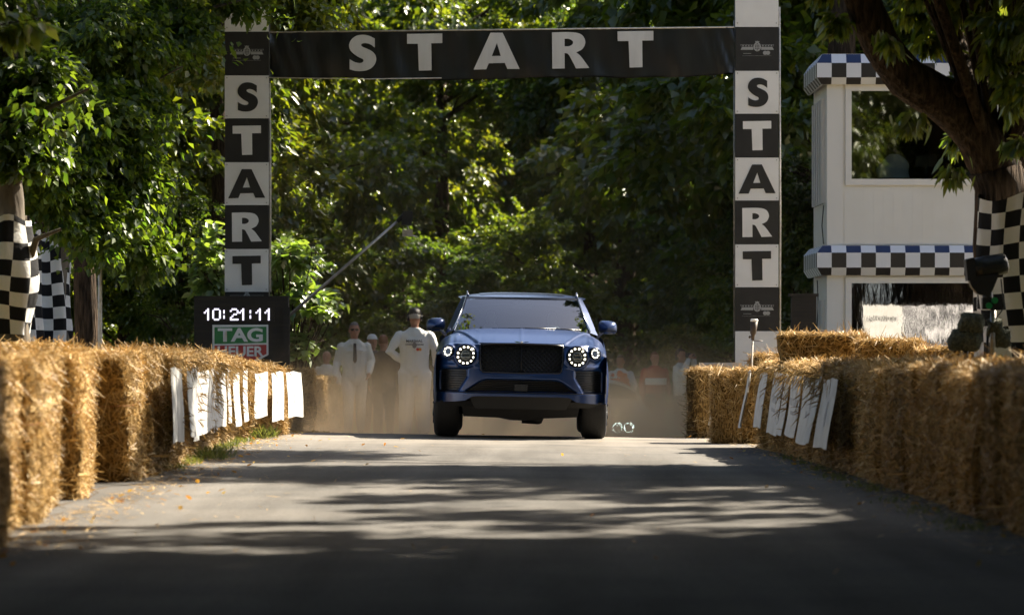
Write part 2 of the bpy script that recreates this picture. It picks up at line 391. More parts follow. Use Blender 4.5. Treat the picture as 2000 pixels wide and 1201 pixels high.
def sprays(rng, starts, tips, per, L, W, spread=0.42, six=False, droop=0.25, up=0.55, hang=0.15, flat=0.35):
    """leaves on boughs: each bough is a line start->tip with a flat, slightly hanging spray round its outer part"""
    nb = len(starts); idx = np.repeat(np.arange(nb), per); n = len(idx)
    s = starts[idx]; t = tips[idx]; ax = t-s
    ln = np.linalg.norm(ax, axis=1, keepdims=True)+1e-6; axu = ax/ln
    k = rng.random(n)**0.6
    k = 0.35 + 0.65*k
    side = unit(np.cross(axu, np.array([0,0,1.0]))+1e-6)
    wid = spread*(1.15-k)*1.6
    lat = rng.normal(0, 1, n)*wid
    ver = rng.normal(0, 1, n)*wid*flat
    P0 = s + ax*k[:, None] + side*lat[:, None]
    P0[:, 2] += ver - hang*np.abs(lat) - 0.18*(k**2)*ln[:, 0]*hang*2
    d = axu*0.7 + side*np.sign(lat)[:, None]*0.6 + rng.normal(0, 0.45, (n, 3)); d[:, 2] -= droop
    D = unit(d)
    N = rng.normal(0, up, (n, 3)); N[:, 2] += 1.0; N = unit(N)
    Ls = L*(0.65+0.6*rng.random(n)); Ws = W*(0.65+0.6*rng.random(n))
    return leaf_blades(P0, D, N, Ls, Ws, six=six)

def lobe_boughs(rng, lobes, root):
    """lobes: (cx,cy,cz,rx,ry,rz,n).  returns start/tip arrays"""
    S = []; T = []
    for (cx, cy_, cz, rx, ry, rz, n) in lobes:
        d = unit(rng.normal(0, 1, (n, 3))); r = (0.25+0.75*rng.random(n))**0.55
        tip = np.array([cx, cy_, cz]) + d*np.array([rx, ry, rz])*r[:, None]
        inner = np.array([cx, cy_, cz]) + d*np.array([rx, ry, rz])*(r*0.45)[:, None]
        inner[:, 2] += 0.2*rz*0.4
        L = 0.9+0.9*rng.random(n)
        dv = unit(tip-inner)
        S.append(tip - dv*L[:, None]); T.append(tip)
    return np.concatenate(S), np.concatenate(T)

def make_crown(name, seed, lobes, per, L, W, m, root=(0,0,3), **kw):
    rng = np.random.default_rng(seed)
    S, T = lobe_boughs(rng, lobes, root)
    V, F = sprays(rng, S, T, per, L, W, **kw)
    me = mesh_np(name, V, F); me.materials.append(m)
    return me, S, T

def make_trunk(name, seed, path, rads, S=None, nl=30, m=None, limb_r=0.05, extra=(), zmin=-9):
    """trunk along path + thin limbs from the trunk towards bough starts + extra (path, radii) limbs"""
    rng = random.Random(seed); b = MB()
    def wob(pts, rads, seg):
        P2 = []; R2 = []
        for i in range(len(pts)-1):
            a, c = Vector(pts[i]), Vector(pts[i+1])
            st = max(2, int((c-a).length/0.35))
            for k in range(st):
                f = k/st; q = a.lerp(c, f)
                r = rads[i]*(1-f)+rads[i+1]*f
                o = mnoise.noise_vector(q*0.9+Vector((seed,0,0)))*r*0.35
                P2.append(q+o); R2.append(r*(1+0.12*mnoise.noise(q*2.0+Vector((0,seed,0)))))
        P2.append(Vector(pts[-1])); R2.append(rads[-1])
        b.tube(P2, R2, seg)
        return P2
    tr = wob(path, rads, 14)
    for pts, rr in extra: wob(pts, rr, 10)
    if S is not None and len(S):
        ids = [i for i in range(len(S)) if S[i][2] > zmin]; ids = rng.sample(ids, min(nl, len(ids)))
        for i in ids:
            tip = Vector(S[i]); base = min(tr, key=lambda q: (q-tip).length + 0.8*abs((q.z+1.2)-tip.z))
            midp = base.lerp(tip, 0.5) + Vector((0,0,0.35))
            r0 = limb_r*(0.6+0.8*rng.random())
            b.tube([base, midp, tip], [r0, r0*0.6, r0*0.25], 5, cap=False)
    me = b.mesh(name); me.materials.append(m or M['bark'])
    return me

def tree(name, loc, rz, label, crown_me, trunk_me, group=None, sc=1.0, cat='tree'):
    o = empty(name, loc, rz, label, cat, group); o.scale = (sc, sc, sc)
    t = bpy.data.objects.new('trunk', trunk_me); col.objects.link(t); t.parent = o
    c = bpy.data.objects.new('crown', crown_me); col.objects.link(c); c.parent = o
    return o

def stock_tree(seed, m, low=2.0, R0=4.2, top=12.0, nb=210, per=125, L=0.185, W=0.066):
    rng = np.random.default_rng(seed)
    lobes = []
    k = 9
    for i in range(k):
        a = 2*math.pi*i/k + rng.random()*0.6; rr = R0*(0.45+0.3*rng.random())
        z = low + 1.6 + (top-low-3.0)*rng.random()
        lobes.append((rr*math.cos(a), rr*math.sin(a), z, R0*0.5, R0*0.5, 1.5+0.5*rng.random(), nb//k))
    lobes.append((0, 0, top-2.2, R0*0.6, R0*0.6, 2.2, nb//5))
    lobes.append((0, 0, (low+top)/2+0.5, R0*0.55, R0*0.55, (top-low)/2.6, nb//4))
    cm, S, T = make_crown('crown', seed, lobes, per, L, W, m, spread=0.33)
    tm = make_trunk('trunk', seed, [(0,0,-0.3),(0.05,0,1.5),(-0.05,0.1,4),(0.1,0,7),(0,0,top-2.5)], [0.42,0.33,0.27,0.17,0.05], S, 45)
    return cm, tm

TALL = stock_tree(16, M['leaf'], 8.2, R0=4.2, top=17.0)
STOCK = [stock_tree(11, M['leaf'], 1.9), stock_tree(12, M['leaf_yel'], 2.3), stock_tree(13, M['leaf_dark'], 1.6), stock_tree(14, M['leaf'], 2.6, R0=4.8, top=13.5), stock_tree(15, M['leaf'], 2.8, R0=4.4, top=11.5, nb=95, per=150)]

def place_tree(k, x, y, rz, sc, name, label, group):
    return tree(name, (x, y, ground_z(x, y)-0.05), R(rz), label, STOCK[k][0], STOCK[k][1], group, sc)

KIND = ['mid-green', 'yellow-green', 'dark-leaved', 'broad-crowned mid-green']
# the avenue beyond the arch: both sides, then the wood that closes the view
AV_L = [(-9.2,61,2),(-7.4,69,0),(-10.5,74,2),(-6.8,79,1),(-9.6,87,3),(-6.0,93,0),(-11,98,2)]
AV_R = [(13.5,75,2),(6.6,73,0),(10.6,78,3),(6.4,84,1),(9.6,92,2),(6.0,97,1),(11.5,101,0)]
for i, (x, y, k) in enumerate(AV_L):
    place_tree(k, x, y, 47*i, 0.95+0.1*((i*7)%3)/2, 'avenue_tree', KIND[k]+' tree of the shaded avenue beyond the arch, on the timing clock side', 'avenue trees, clock side, '+KIND[k])
for i, (x, y, k) in enumerate(AV_R):
    place_tree(k, x, y, 31+59*i, 1.32+0.1*((i*5)%3)/2, 'avenue_tree', KIND[k]+' tree of the shaded avenue beyond the arch, on the white booth side', 'avenue trees, booth side, '+KIND[k])
rr = random.Random(5)
for i, (x, y) in enumerate([(-12,108),(-6.5,112),(-1.5,116),(3.0,112),(8,109),(13.5,112),(-15,120),(-9,123),(-3.5,126),(2.0,124),(7,123),(12.5,126),(18,122)]):
    place_tree((i*3+1) % 4, x+rr.uniform(-.6,.6), y+rr.uniform(-1.5,1.5), rr.uniform(0,360), 1.15, 'woodland_tree', KIND[(i*3+1) % 4]+' tree of the dim wood that closes the avenue far behind the car', 'trees closing the avenue, '+KIND[(i*3+1) % 4])

for i in range(12):
    place_tree((i*3+2) % 4, -24+4.4*i+rr.uniform(-.8,.8), 139+rr.uniform(-3,3), rr.uniform(0,360), 1.6, 'woodland_tree', 'tall dark tree at the very back of the wood', 'hindmost trees of the wood')

# far wood behind everything, one mass
def far_wood():
    rng = np.random.default_rng(77)
    lobes = []
    for r_, n in ((150, 16), (165, 18)):
        for i in range(n):
            a = R(-24 + 48*i/(n-1)); lobes.append((r_*math.sin(a), r_*math.cos(a)+rng.uniform(-3,3), 6+rng.uniform(-1,3)-3.5, 5.5, 4, 9.5, 60))
    S, T = lobe_boughs(rng, lobes, None)
    V, F = sprays(rng, S, T, 42, 0.75, 0.33, spread=0.9)
    tag(link('far_wood', mesh_np('far_wood', V, F), None, M['leaf_dark']), 'dark distant mass of woodland behind the avenue trees', 'wood', kind='stuff')
far_wood()

# trees that stand outside the frame beside the track; their crowns shade the road
SH = 'trees beside the near track'
near_r = [(9.4,25,3,1.2),(12.6,30.5,4,1.15),(11.0,38,4,1.1),(14.5,34,4,1.2),(16,28,2,1.2)]
near_l = []
gr = random.Random(21)
for yy in (-14,-7,-1,5,11,17,22.5):
    for xx in (5.6, 10.4, 15.4, 20.5):
        near_r.append((xx+gr.uniform(-.5,.5), yy+gr.uniform(-1,1)+(1.5 if xx > 9 else 0), gr.randrange(4) if xx > 9 else 3, 1.45))
        if yy < 20: near_l.append((-xx+gr.uniform(-.5,.5), yy+gr.uniform(-1,1), gr.randrange(4) if xx > 9 else 3, 1.45))
near_l += [(-8.6,29.5,3,1.2),(-14,31,2,1.3),(-9.5,35.5,4,1.0),(-6.9,22.5,3,1.4),(-11.5,24,2,1.3)]
for i, (x, y, k, sc) in enumerate(near_r):
    place_tree(k, x, y, 80*i, sc, 'trackside_tree', 'tall leafy tree beside the track on the white booth side, its trunk out of view', SH)
for i, (x, y, k, sc) in enumerate(near_l):
    place_tree(k, x, y, 33+80*i, sc, 'trackside_tree', 'tall leafy tree beside the track on the timing clock side, its trunk out of view', SH+', clock side')
for i, (x, y) in enumerate([(-4.0,28.0),(4.3,23.5),(-5.2,32.5),(-5.6,19.5),(5.2,20.0),(-10.2,27)]):
    tree('tall_tree', (x, y, ground_z(x, y)-.1), R(40+70*i), 'very tall tree close beside the near track, only its shade in view', TALL[0], TALL[1], 'tall trees over the near track', 1.0)
for i, (x, y, sc) in enumerate([(4.9,61.5,1.0),(8.8,60.5,1.0),(6.2,74,.85),(-5.1,72,.85)]):  # first two added unseen, to shade the drooping tree across the road
    tree('tall_tree', (x, y, ground_z(x, y)-.1), R(70*i), ['very tall tree behind the white booth, crown out of view above', 'very tall tree at the far corner of the white booth, crown out of view above', 'tall tree beyond the booth whose dark underside shows above the banner', 'tall tree behind the clock-side post whose dark underside shows above the banner'][i], TALL[0], TALL[1], None, sc)
# trees behind the avenue rows, and bushes under them
for i, (x, y, k) in enumerate([(19,77,3),(15.5,80,2),(13.5,83,3),(15,92,2),(13,101,3),(15,110,2),(21,70,3),(22,84,2),(21,98,3),(20,112,2),(-14,66,3),(-15,78,0),(-16,90,2),(-14,104,3)]):
    place_tree(k, x, y, 71*i, 1.7 if x > 0 else 1.2, 'woodland_tree', 'tall tree of the wood behind the avenue rows', 'trees behind the avenue rows')
for i, (x, y, k, sc) in enumerate([(-5.2,64,2,.36),(-6.4,68,0,.42),(-5.6,74,2,.40),(-7.2,80,3,.45),(-5.4,86,2,.42),(-4.6,95,0,.5),(5.0,63,2,.40),(6.2,60,2,.42),(4.9,70,0,.42),(5.8,77,2,.45),(4.8,84,1,.42),(5.2,91,2,.5),(4.0,100,2,.55),(-2.8,103,2,.55),(0.6,106,0,.6),(-6.0,104,3,.6),(8.5,62,2,.45),(-9.5,66,2,.5)]):
    o = place_tree(k, x, y, 53*i, sc, 'understorey_bush', 'dense '+['mid-green','yellow-green','dark-leaved','broad'][k]+(' bush under the avenue trees on the clock side' if x < 0 else ' bush under the avenue trees on the booth side'), 'bushes under the avenue trees, '+KIND[k]+(' clock side' if x < 0 else ' booth side')); o['category'] = 'bush'

# the big tree behind the near bales with the drooping branches (left of the arch)
def drooping_tree():
    base = Vector((P(105, 0, 53).x, 53, 0)); base.z = ground_z(base.x, 53)
    def lob(px, py, d, rx, ry, rz, n):
        q = P(px, py, d) - base; return (q.x, q.y, q.z, rx, ry, rz, n)
    lobes = [lob(40,60,50,1.3,1.4,1.1,44), lob(190,50,49.5,1.1,1.3,0.9,44), lob(150,210,49,1.0,1.1,0.85,44), lob(265,200,49.5,0.6,0.9,0.7,30), lob(240,320,49.5,0.65,0.8,0.6,30),
             lob(190,400,49,0.7,0.8,0.6,28), lob(110,320,48.5,0.8,0.9,0.7,28), lob(30,270,48,0.9,1.0,0.8,28), lob(275,455,50,0.45,0.6,0.45,16), lob(340,30,50.5,0.8,0.9,0.5,24),
             lob(470,-40,51,0.5,0.5,0.25,12), lob(100,-300,52,3.0,3.0,2.4,90), lob(380,-260,51,2.2,2.2,1.6,50), lob(-150,-50,51,2.4,2.4,2.2,60), (3.3,-1.6,6.8,1.5,1.7,0.85,95), (3.4,-4.5,7.6,1.5,2.0,1.1,80), (4.6,-10.4,8.2,1.6,1.8,1.4,70)]  # last three lobes added above the view to shade the clock-side trees
    cm, S, T = make_crown('crown', 31, lobes, 135, 0.105, 0.039, M['leaf_droop'], droop=0.55, hang=0.45, spread=0.28)
    tm = make_trunk('trunk', 31, [(0,0,-0.3),(0.02,0,1.5),(0.1,0,3.2),(0.4,-0.6,5),(0.6,-0.8,8)], [0.20,0.175,0.165,0.14,0.05], S, 45, M['bark_pale'], zmin=4.2)
    tree('drooping_tree', base, 0, 'broad leafy tree with hanging branches and pale bark above the checkered cloths', cm, tm)
    # thin trees just behind it
    for px, d, r0, lab in ((14, 39, 0.17, 'slim pale trunk bound in a bulging checkered cloth'), (50, 52, 0.13, 'slim grey trunk between two checkered cloth wraps'), (165, 58, 0.17, 'dark thick trunk standing behind the white pole')):
        b0 = Vector((P(px,0,d).x, d, 0)); b0.z = ground_z(b0.x, d)
        lobes = [(0.0,0.6,6.8,1.8,1.6,1.7,45), (-0.8,0.8,5.4,1.5,1.3,1.1,30)]
        cm, S, T = make_crown('crown', int(px)+3, lobes, 90, 0.13, 0.048, M['leaf_dark'], droop=0.5, hang=0.35)
        if px == 14:
            lobes = [(0.15,-0.3,3.05,0.5,0.4,0.4,26), (0.1,0.1,3.6,0.8,0.7,0.75,34), (-0.4,0.3,4.6,1.1,1.0,0.9,40)]
            cm, S, T = make_crown('crown', 23, lobes, 90, 0.11, 0.042, M['leaf_dark'], droop=0.5, hang=0.35, spread=0.26)
        tm = make_trunk('trunk', int(px), [(0,0,-0.2),(0.03,0,1.6),(-0.05,0.1,3.6),(0,0.4,6.8 if px != 14 else 4.4)], [r0*1.15, r0, r0*0.8, r0*0.35], S, 16, M['bark_pale'] if px < 100 else M['bark'])
        tree('slim_tree', b0, 0, lab, cm, tm)
drooping_tree()

# tree beside the arch post whose lit tips hang above the banner end
def banner_tree():
    base = Vector((-7.2, 60, 0)); base.z = ground_z(base.x, 60)
    def lob(px, py, d, rx, ry, rz, n):
        q = P(px, py, d) - base; return (q.x, q.y, q.z, rx, ry, rz, n)
    lobes = [lob(360,90,56,0.75,0.8,0.55,20), lob(590,10,56,0.7,0.8,0.45,18), lob(470,-120,56,1.6,1.4,0.9,50), lob(250,-60,58,1.6,1.6,1.2,40), lob(330,-400,59,2.6,2.6,2.0,80), (4.6,-7.5,8.3,1.6,2.6,1.5,90), (3.0,-5.5,10.0,1.8,2.4,1.8,80)]  # last two lobes added above the view, shading the drooping tree
    cm, S, T = make_crown('crown', 41, lobes, 85, 0.12, 0.046, M['leaf_yel'], droop=0.5, hang=0.4, spread=0.36)
    tm = make_trunk('trunk', 41, [(0,0,-0.3),(0.1,-0.2,2),(0.5,-0.5,4.5),(1.0,-1.0,7.5)], [0.26,0.22,0.17,0.06], S, 40)
    tree('arch_tree', base, 0, 'tree with yellow-green sunlit tips hanging over the clock-side post', cm, tm)
banner_tree()

# hanging fringe of dark leaves right over the top of the clock-side post belongs to the near tree on that side
def near_leaf_tree():
    base = Vector((-6.4, 33.5, 0)); base.z = ground_z(-6.4, 33.5)
    def lob(px, py, d, rx, ry, rz, n):
        q = P(px, py, d) - base; return (q.x, q.y, q.z, rx, ry, rz, n)
    rng = np.random.default_rng(51)
    lobes = [lob(-620,-260,33.5,1.5,1.6,1.1,70), lob(-700,-560,33.5,1.9,2.0,1.3,90), lob(-330,-260,32.5,0.7,0.8,0.45,18)]
    S, T = lobe_boughs(rng, lobes, None)
    V, F = sprays(rng, S, T, 60, 0.2, 0.05, six=True, droop=0.7, hang=0.3, spread=0.3)
    # the one bright twig that reaches into the picture
    tw = [(P(-60,62,31.5)-base, P(85,38,31.2)-base), (P(-80,36,31.6)-base, P(40,22,31.4)-base), (P(-60,84,31.5)-base, P(50,52,31.3)-base), (P(-60,60,31.5)-base, P(20,60,31.3)-base)]
    S2 = np.array([a for a, b in tw]); T2 = np.array([b for a, b in tw])
    V2, F2 = sprays(np.random.default_rng(8), S2, T2, 22, 0.21, 0.045, six=True, droop=0.7, hang=0.1, spread=0.06, up=0.6)
    me = mesh_np('crown', np.concatenate([V, V2]), np.concatenate([F, F2+len(V)])); me.materials.append(M['leaf_long'])
    tm = make_trunk('trunk', 51, [(0,0,-0.3),(0,0,1.5),(-0.1,0,3.2),(-0.2,0,5.2)], [0.24,0.2,0.17,0.07], S, 26,
                    extra=[([(-0.1,0,2.4), tuple(P(-150,100,31.8)-base), tuple(P(-20,52,31.4)-base), tuple(P(80,36,31.2)-base)], [0.04,0.02,0.009,0.004])])
    tree('twig_tree', base, 0, 'tree reaching a bright green twig of long leaves over the near bales', me, tm)
near_leaf_tree()

# the leaning tree in front of the booth
def leaning_tree():
    D = 39.0
    base = Vector((P(1985,0,D).x, D, 0)); base.z = ground_z(base.x, D)
    def q(px, py, d=D): return tuple(P(px, py, d)-base)
    def lob(px, py, d, rx, ry, rz, n):
        a = P(px, py, d) - base; return (a.x, a.y, a.z, rx, ry, rz, n)
    trunk_path = [(0,0,-0.3), q(1985,760), q(1972,560), q(1958,420), q(1945,330)]
    limb1 = [q(1950,345), q(1905,262,38.9), q(1845,198,38.7), q(1775,150,38.5), q(1722,88,38.4), q(1692,30,38.3), q(1665,-40,38.2), q(1630,-140,38.2)]
    limb2 = [q(1948,340), q(1925,250,39.2), q(1893,165,39.4), q(1868,95,39.6), q(1848,10,39.7), q(1820,-110,39.8)]
    limb3 = [q(1955,350), q(1985,250,39.1), q(2000,130,39.2), q(2020,-40,39.4), q(2030,-300,39.6)]
    rng = np.random.default_rng(61)
    lobes = [lob(1775,20,39.4,0.26,0.3,0.16,9), lob(1815,75,39.3,0.2,0.25,0.16,8), lob(1735,75,37.9,0.10,0.12,0.10,4), lob(1890,15,39.3,0.3,0.3,0.22,12),
             lob(1955,50,37.8,0.32,0.35,0.28,16), lob(1985,165,37.8,0.22,0.25,0.26,11), lob(1945,120,37.9,0.16,0.2,0.14,6), lob(1810,-20,38.9,0.4,0.4,0.12,9),
             lob(1635,35,38.2,0.11,0.15,0.13,5), lob(1625,-30,38.2,0.2,0.25,0.14,6), lob(1778,232,38.2,0.09,0.1,0.10,4), lob(1872,262,39.6,0.10,0.12,0.12,4), lob(1868,150,39.5,0.12,0.15,0.12,4),
             lob(1858,325,38.4,0.05,0.06,0.08,2), lob(1990,275,37.8,0.10,0.15,0.14,4),
             lob(1800,-250,38.5,1.6,1.6,0.9,70), lob(2050,-200,39,1.6,1.8,1.2,70), lob(1650,-330,38,1.3,1.5,0.8,40), lob(1900,-560,39,2.6,2.6,1.6,110), lob(2250,-150,38,1.6,2.2,1.6,70), lob(2300,-500,38,2.2,2.5,1.8,80), (-0.4,5.2,8.0,1.4,2.6,1.2,85), (-3.6,-5.5,9.2,2.4,2.4,1.5,110)]  # last two lobes added above the view: shade for boards and near road
    S, T = lobe_boughs(rng, lobes, None)
    # near, visible sprays are short
    nvis = sum(l[6] for l in lobes[:15])
    dv = unit(T[:nvis]-S[:nvis]); S[:nvis] = T[:nvis]-dv*0.34
    V1, F1 = sprays(rng, S[:nvis], T[:nvis], 22, 0.155, 0.029, six=True, droop=1.0, hang=0.35, spread=0.085, up=0.9)
    V2, F2 = sprays(rng, S[nvis:], T[nvis:], 70, 0.2, 0.036, droop=0.9, hang=0.4, spread=0.34, up=0.7)
    me = mesh_np('crown', np.concatenate([V1, V2]), np.concatenate([F1, np.empty((0,3), int)]) if False else np.concatenate([F1, F2+len(V1)])); me.materials.append(M['leaf_long'])
    tm = make_trunk('trunk', 61, trunk_path, [0.36,0.31,0.28,0.27,0.26], S[nvis:], 26, M['bark'],
                    extra=[(limb1, [0.25,0.22,0.21,0.195,0.185,0.17,0.15,0.11]), (limb2, [0.19,0.15,0.13,0.115,0.10,0.07]), (limb3, [0.2,0.19,0.16,0.13,0.06])])
    b = MB()
    b.tube([q(1858,188,38.75), q(1872,176,38.6), q(1878,171,38.5)], [0.1,0.085,0.07], 10)          # sawn stub
    o = tree('leaning_tree', base, 0, 'dark-barked tree with a thick limb leaning across the white booth', me, tm)
    b.build('branch_stub', M['bark'], o)
leaning_tree()

# pale-leaved shrub that shows on both sides of the clock-side post
def pale_shrub():
    base = Vector((P(560,0,58).x, 58.5, 0)); base.z = ground_z(base.x, 58.5)
    def lob(px, py, d, rx, ry, rz, n):
        a = P(px, py, d) - base; return (a.x, a.y, a.z, rx, ry, rz, n)
    rng = np.random.default_rng(71)
    lobes = [lob(575,500,57.5,0.42,0.4,0.3,16), lob(600,590,57.5,0.45,0.4,0.3,18), lob(578,670,57.5,0.25,0.35,0.3,14), lob(415,520,58,0.4,0.4,0.7,30), lob(635,590,58,0.28,0.4,0.2,8), lob(545,560,58,0.5,0.5,0.8,26), lob(480,620,58.6,0.8,0.5,0.7,30)]
    S, T = lobe_boughs(rng, lobes, None)
    dv = unit(T-S); dv[:, 2] *= 0.3; S = T - unit(dv)*0.6
    V, F = sprays(rng, S, T, 20, 0.15, 0.062, six=True, droop=0.2, hang=0.15, spread=0.16, up=0.22, flat=0.25)
    me = mesh_np('crown', V, F); me.materials.append(M['leaf_shrub'])
    b = MB()
    for i in range(len(S)):
        if i % 2 == 0: b.tube([(0.1*math.sin(i), 0.1*math.cos(i), -0.1), (S[i][0]*0.45, S[i][1]*0.45, S[i][2]*0.6), tuple(S[i]), tuple(T[i])], [0.02,0.013,0.008,0.004], 5)
    tm = b.mesh('trunk'); tm.materials.append(M['bark'])
    tree('pale_shrub', base, 0, 'shrub with flat pale round leaves behind the timing clock', me, tm, cat='shrub')
pale_shrub()

# ------------------------------------------------------------------ straw bales
def bale_meshes(seed, wx, wy, h, ns):
    """upright bale, base centre at the origin: a lumpy pressed core and a shell of loose straw"""
    rng = np.random.default_rng(seed)
    b = MB()
    bm = bmesh.new(); bmesh.ops.create_cube(bm, size=1.0)
    bmesh.ops.subdivide_edges(bm, edges=bm.edges, cuts=9, use_grid_fill=True)
    for v in bm.verts:
        p = Vector((v.co.x*wx, v.co.y*wy, v.co.z*h))
        for ax, half in ((0, wx/2), (1, wy/2), (2, h/2)):      # soften the edges
            pass
        n = Vector((v.co.x, v.co.y, v.co.z)).normalized()
        k = sum(1 for c in v.co if abs(c) > 0.47)
        d = mnoise.noise(p*3.0+Vector((seed*3.1, 0, 0)))*0.07 + mnoise.noise(p*10.0+Vector((0, seed, 0)))*0.045 - (0.035 if k > 1 else 0)
        v.co = p + n*d; v.co.z += h/2
    core = bpy.data.meshes.new('bale'); bm.to_mesh(core); bm.free()
    for pl in core.polygons: pl.use_smooth = True
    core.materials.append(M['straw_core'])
    # straw blades over the six sides
    A = np.array([wy*h, wy*h, wx*h, wx*h, wx*wy*1.8]); A = A/A.sum()
    f = rng.choice(5, ns, p=A)
    u = rng.random(ns)-0.5; v = rng.random(ns)-0.5
    C = np.zeros((ns, 3)); N = np.zeros((ns, 3))
    m0 = f == 0; C[m0] = np.stack([np.full(m0.sum(), wx/2), u[m0]*wy, v[m0]*h], 1); N[m0] = (1,0,0)
    m0 = f == 1; C[m0] = np.stack([np.full(m0.sum(), -wx/2), u[m0]*wy, v[m0]*h], 1); N[m0] = (-1,0,0)
    m0 = f == 2; C[m0] = np.stack([u[m0]*wx, np.full(m0.sum(), wy/2), v[m0]*h], 1); N[m0] = (0,1,0)
    m0 = f == 3; C[m0] = np.stack([u[m0]*wx, np.full(m0.sum(), -wy/2), v[m0]*h], 1); N[m0] = (0,-1,0)
    m0 = f == 4; C[m0] = np.stack([u[m0]*wx, v[m0]*wy, np.full(m0.sum(), h/2)], 1); N[m0] = (0,0,1)
    C[:, 2] += h/2
    C += N*rng.uniform(-0.03, 0.03, (ns, 1))
    D = rng.normal(0, 1, (ns, 3)); D -= N*(D*N).sum(1, keepdims=True); D = unit(D)
    out = np.abs(rng.normal(0, 0.38, (ns, 1))); out[rng.random(ns) < 0.10] += 0.9
    D = unit(D + N*out)
    D[:, 2] -= 0.12; D = unit(D)
    L = rng.uniform(0.05, 0.15, ns)*(1+0.9*(rng.random(ns) < 0.15)); Wd = rng.uniform(0.0018, 0.0048, ns)
    S = unit(np.cross(D, N + rng.normal(0, 0.3, (ns, 3))))
    a = C - D*L[:, None]*0.35; e = C + D*L[:, None]*0.65 + rng.normal(0, 0.008, (ns, 3))
    mid = (a+e)/2 + N*0.006
    V = np.stack([a-S*Wd[:, None], a+S*Wd[:, None], mid-S*Wd[:, None], mid+S*Wd[:, None], e-S*Wd[:, None]*0.6, e+S*Wd[:, None]*0.6], 1).reshape(-1, 3)
    bi = np.arange(ns)[:, None]*6
    F = np.stack([bi+[0,1,3,2], bi+[2,3,5,4]], 1).reshape(-1, 4)
    sm = mesh_np('straw', V, F); sm.materials.append(M['straw'])
    tw = MB()
    for zz in (h*0.62,):
        e1 = 0.512
        tw.tube([(-wx*e1,-wy*e1,zz),(wx*e1,-wy*e1,zz),(wx*e1,wy*e1,zz),(-wx*e1,wy*e1,zz),(-wx*e1,-wy*e1,zz)], 0.004, 4)
    tm = tw.mesh('twine'); tm.materials.append(M['twine'])
    return core, sm, tm

BALES = [bale_meshes(s, 0.40, 0.50, 1.0, 3200) for s in (1, 2, 3)]
brng = random.Random(9)
def bale(k, x, y, rz=0.0, h=1.0, label='', group=None, sx=1.0, sy=1.0, tilt=(0,0), z=None, lie=False):
    c, s, t = BALES[k % 3]
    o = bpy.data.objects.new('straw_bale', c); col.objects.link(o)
    o.location = (x, y, (ground_z(x, y) if z is None else z)); o.scale = (sx, sy, h)
    o.rotation_euler = (tilt[0], tilt[1], rz)
    tag(o, label, 'straw bale', group)
    q = bpy.data.objects.new('straw', s); col.objects.link(q); q.parent = o; tag(q, kind='stuff')
    q2 = bpy.data.objects.new('twine', t); col.objects.link(q2); q2.parent = o
    return o

def lerp_path(path, y):
    for (y0, x0), (y1, x1) in zip(path, path[1:]):
        if y0 <= y <= y1: return x0 + (x1-x0)*(y-y0)/(y1-y0)
    return path[0][1] if y < path[0][0] else path[-1][1]

def left_label(y):
    if y < 28.2: l = 'shaggy upright straw bale in the stepped bare blocks of the wall opposite the camera stand'
    elif y < 34.6: l = 'upright straw bale in the tall bare block just before the white boards, clock-side wall'
    elif y < 43.2: l = 'upright straw bale carrying white boards in the wall before the timing clock'
    else: l = 'lower upright straw bale where the clock-side wall curves in to the timing clock'
    return l, l+' (set)'
def right_label(y):
    l = 'upright straw bale in the bare dark stretch of wall below the camera stand' if y < 34.0 else 'upright straw bale behind the leaning white boards of the booth-side wall'
    return l, l+' (set)'
# wall on the clock side: sawtooth blocks near, then a curve in towards the arch
LW = [(21.0,-2.72),(24.6,-3.05),(24.61,-2.92),(28.3,-3.20),(28.31,-3.02),(31.9,-3.34),(31.91,-3.0),(35,-2.93),(40,-3.05),(44.0,-3.02),(45.6,-2.86),(47.6,-2.60)]
y = 21.2; i = 0
while y < 47.6:
    xf = lerp_path(LW, y); h = float(np.interp(y, [21, 31, 37, 43, 47.6], [.99, 1.0, .97, .91, .76]))
    bale(i, xf-0.2+brng.uniform(-.025,.025), y+0.25, brng.uniform(-.12,.12), h*brng.uniform(.97,1.03), *left_label(y), sy=brng.uniform(.86,.96), tilt=(brng.uniform(-.02,.02), brng.uniform(-.03,.03)))
    y += 0.50; i += 1
# a second, rougher row behind, seen over the top of the first
for k, (px, d, zt) in enumerate([(20,31,0.98),(90,32,1.0),(60,36,1.05),(150,34,0.98),(230,38,0.97)]):
    x = min(-3.75, P(px,0,d).x)
    bale(k, x, d, brng.uniform(-.5,.5), zt, 'rough straw bale behind the clock-side wall near the checkered cloths', 'bales behind the clock-side wall', sx=1.6, sy=1.4)
# beyond the arch on the clock side
y = 55.4; i = 0
while y < 76:
    bale(i, -3.18+0.08*math.sin(i*2.3)+0.12*((i % 3) == 0), y, brng.uniform(-.2,.2), 0.86*brng.uniform(.95,1.05), 'upright straw bale in the dusty row beyond the arch post', 'bales beyond the arch, clock side')
    y += 0.9; i += 1
# booth side
RW = [(21.0,2.96),(26,2.96),(32,2.90),(38,2.88),(41,2.86),(44.6,2.70)]
y = 21.2; i = 0
while y < 44.6:
    xf = lerp_path(RW, y)
    bale(i+1, xf+0.2+brng.uniform(-.03,.03), y+0.25, brng.uniform(-.1,.1)+math.pi, 0.91*brng.uniform(.97,1.03), *right_label(y), sy=brng.uniform(.86,.96), tilt=(brng.uniform(-.02,.02), brng.uniform(-.03,.03)))
    y += 0.50; i += 1
# second row behind that wall
y = 22; i = 0
while y < 40:
    bale(i, 3.62+brng.uniform(-.06,.06), y, brng.uniform(-.2,.2), 0.93*brng.uniform(.96,1.04), 'straw bale in the row behind the shaded booth-side wall', 'second row, booth side', sx=1.3, sy=1.9)
    y += 1.0; i += 1
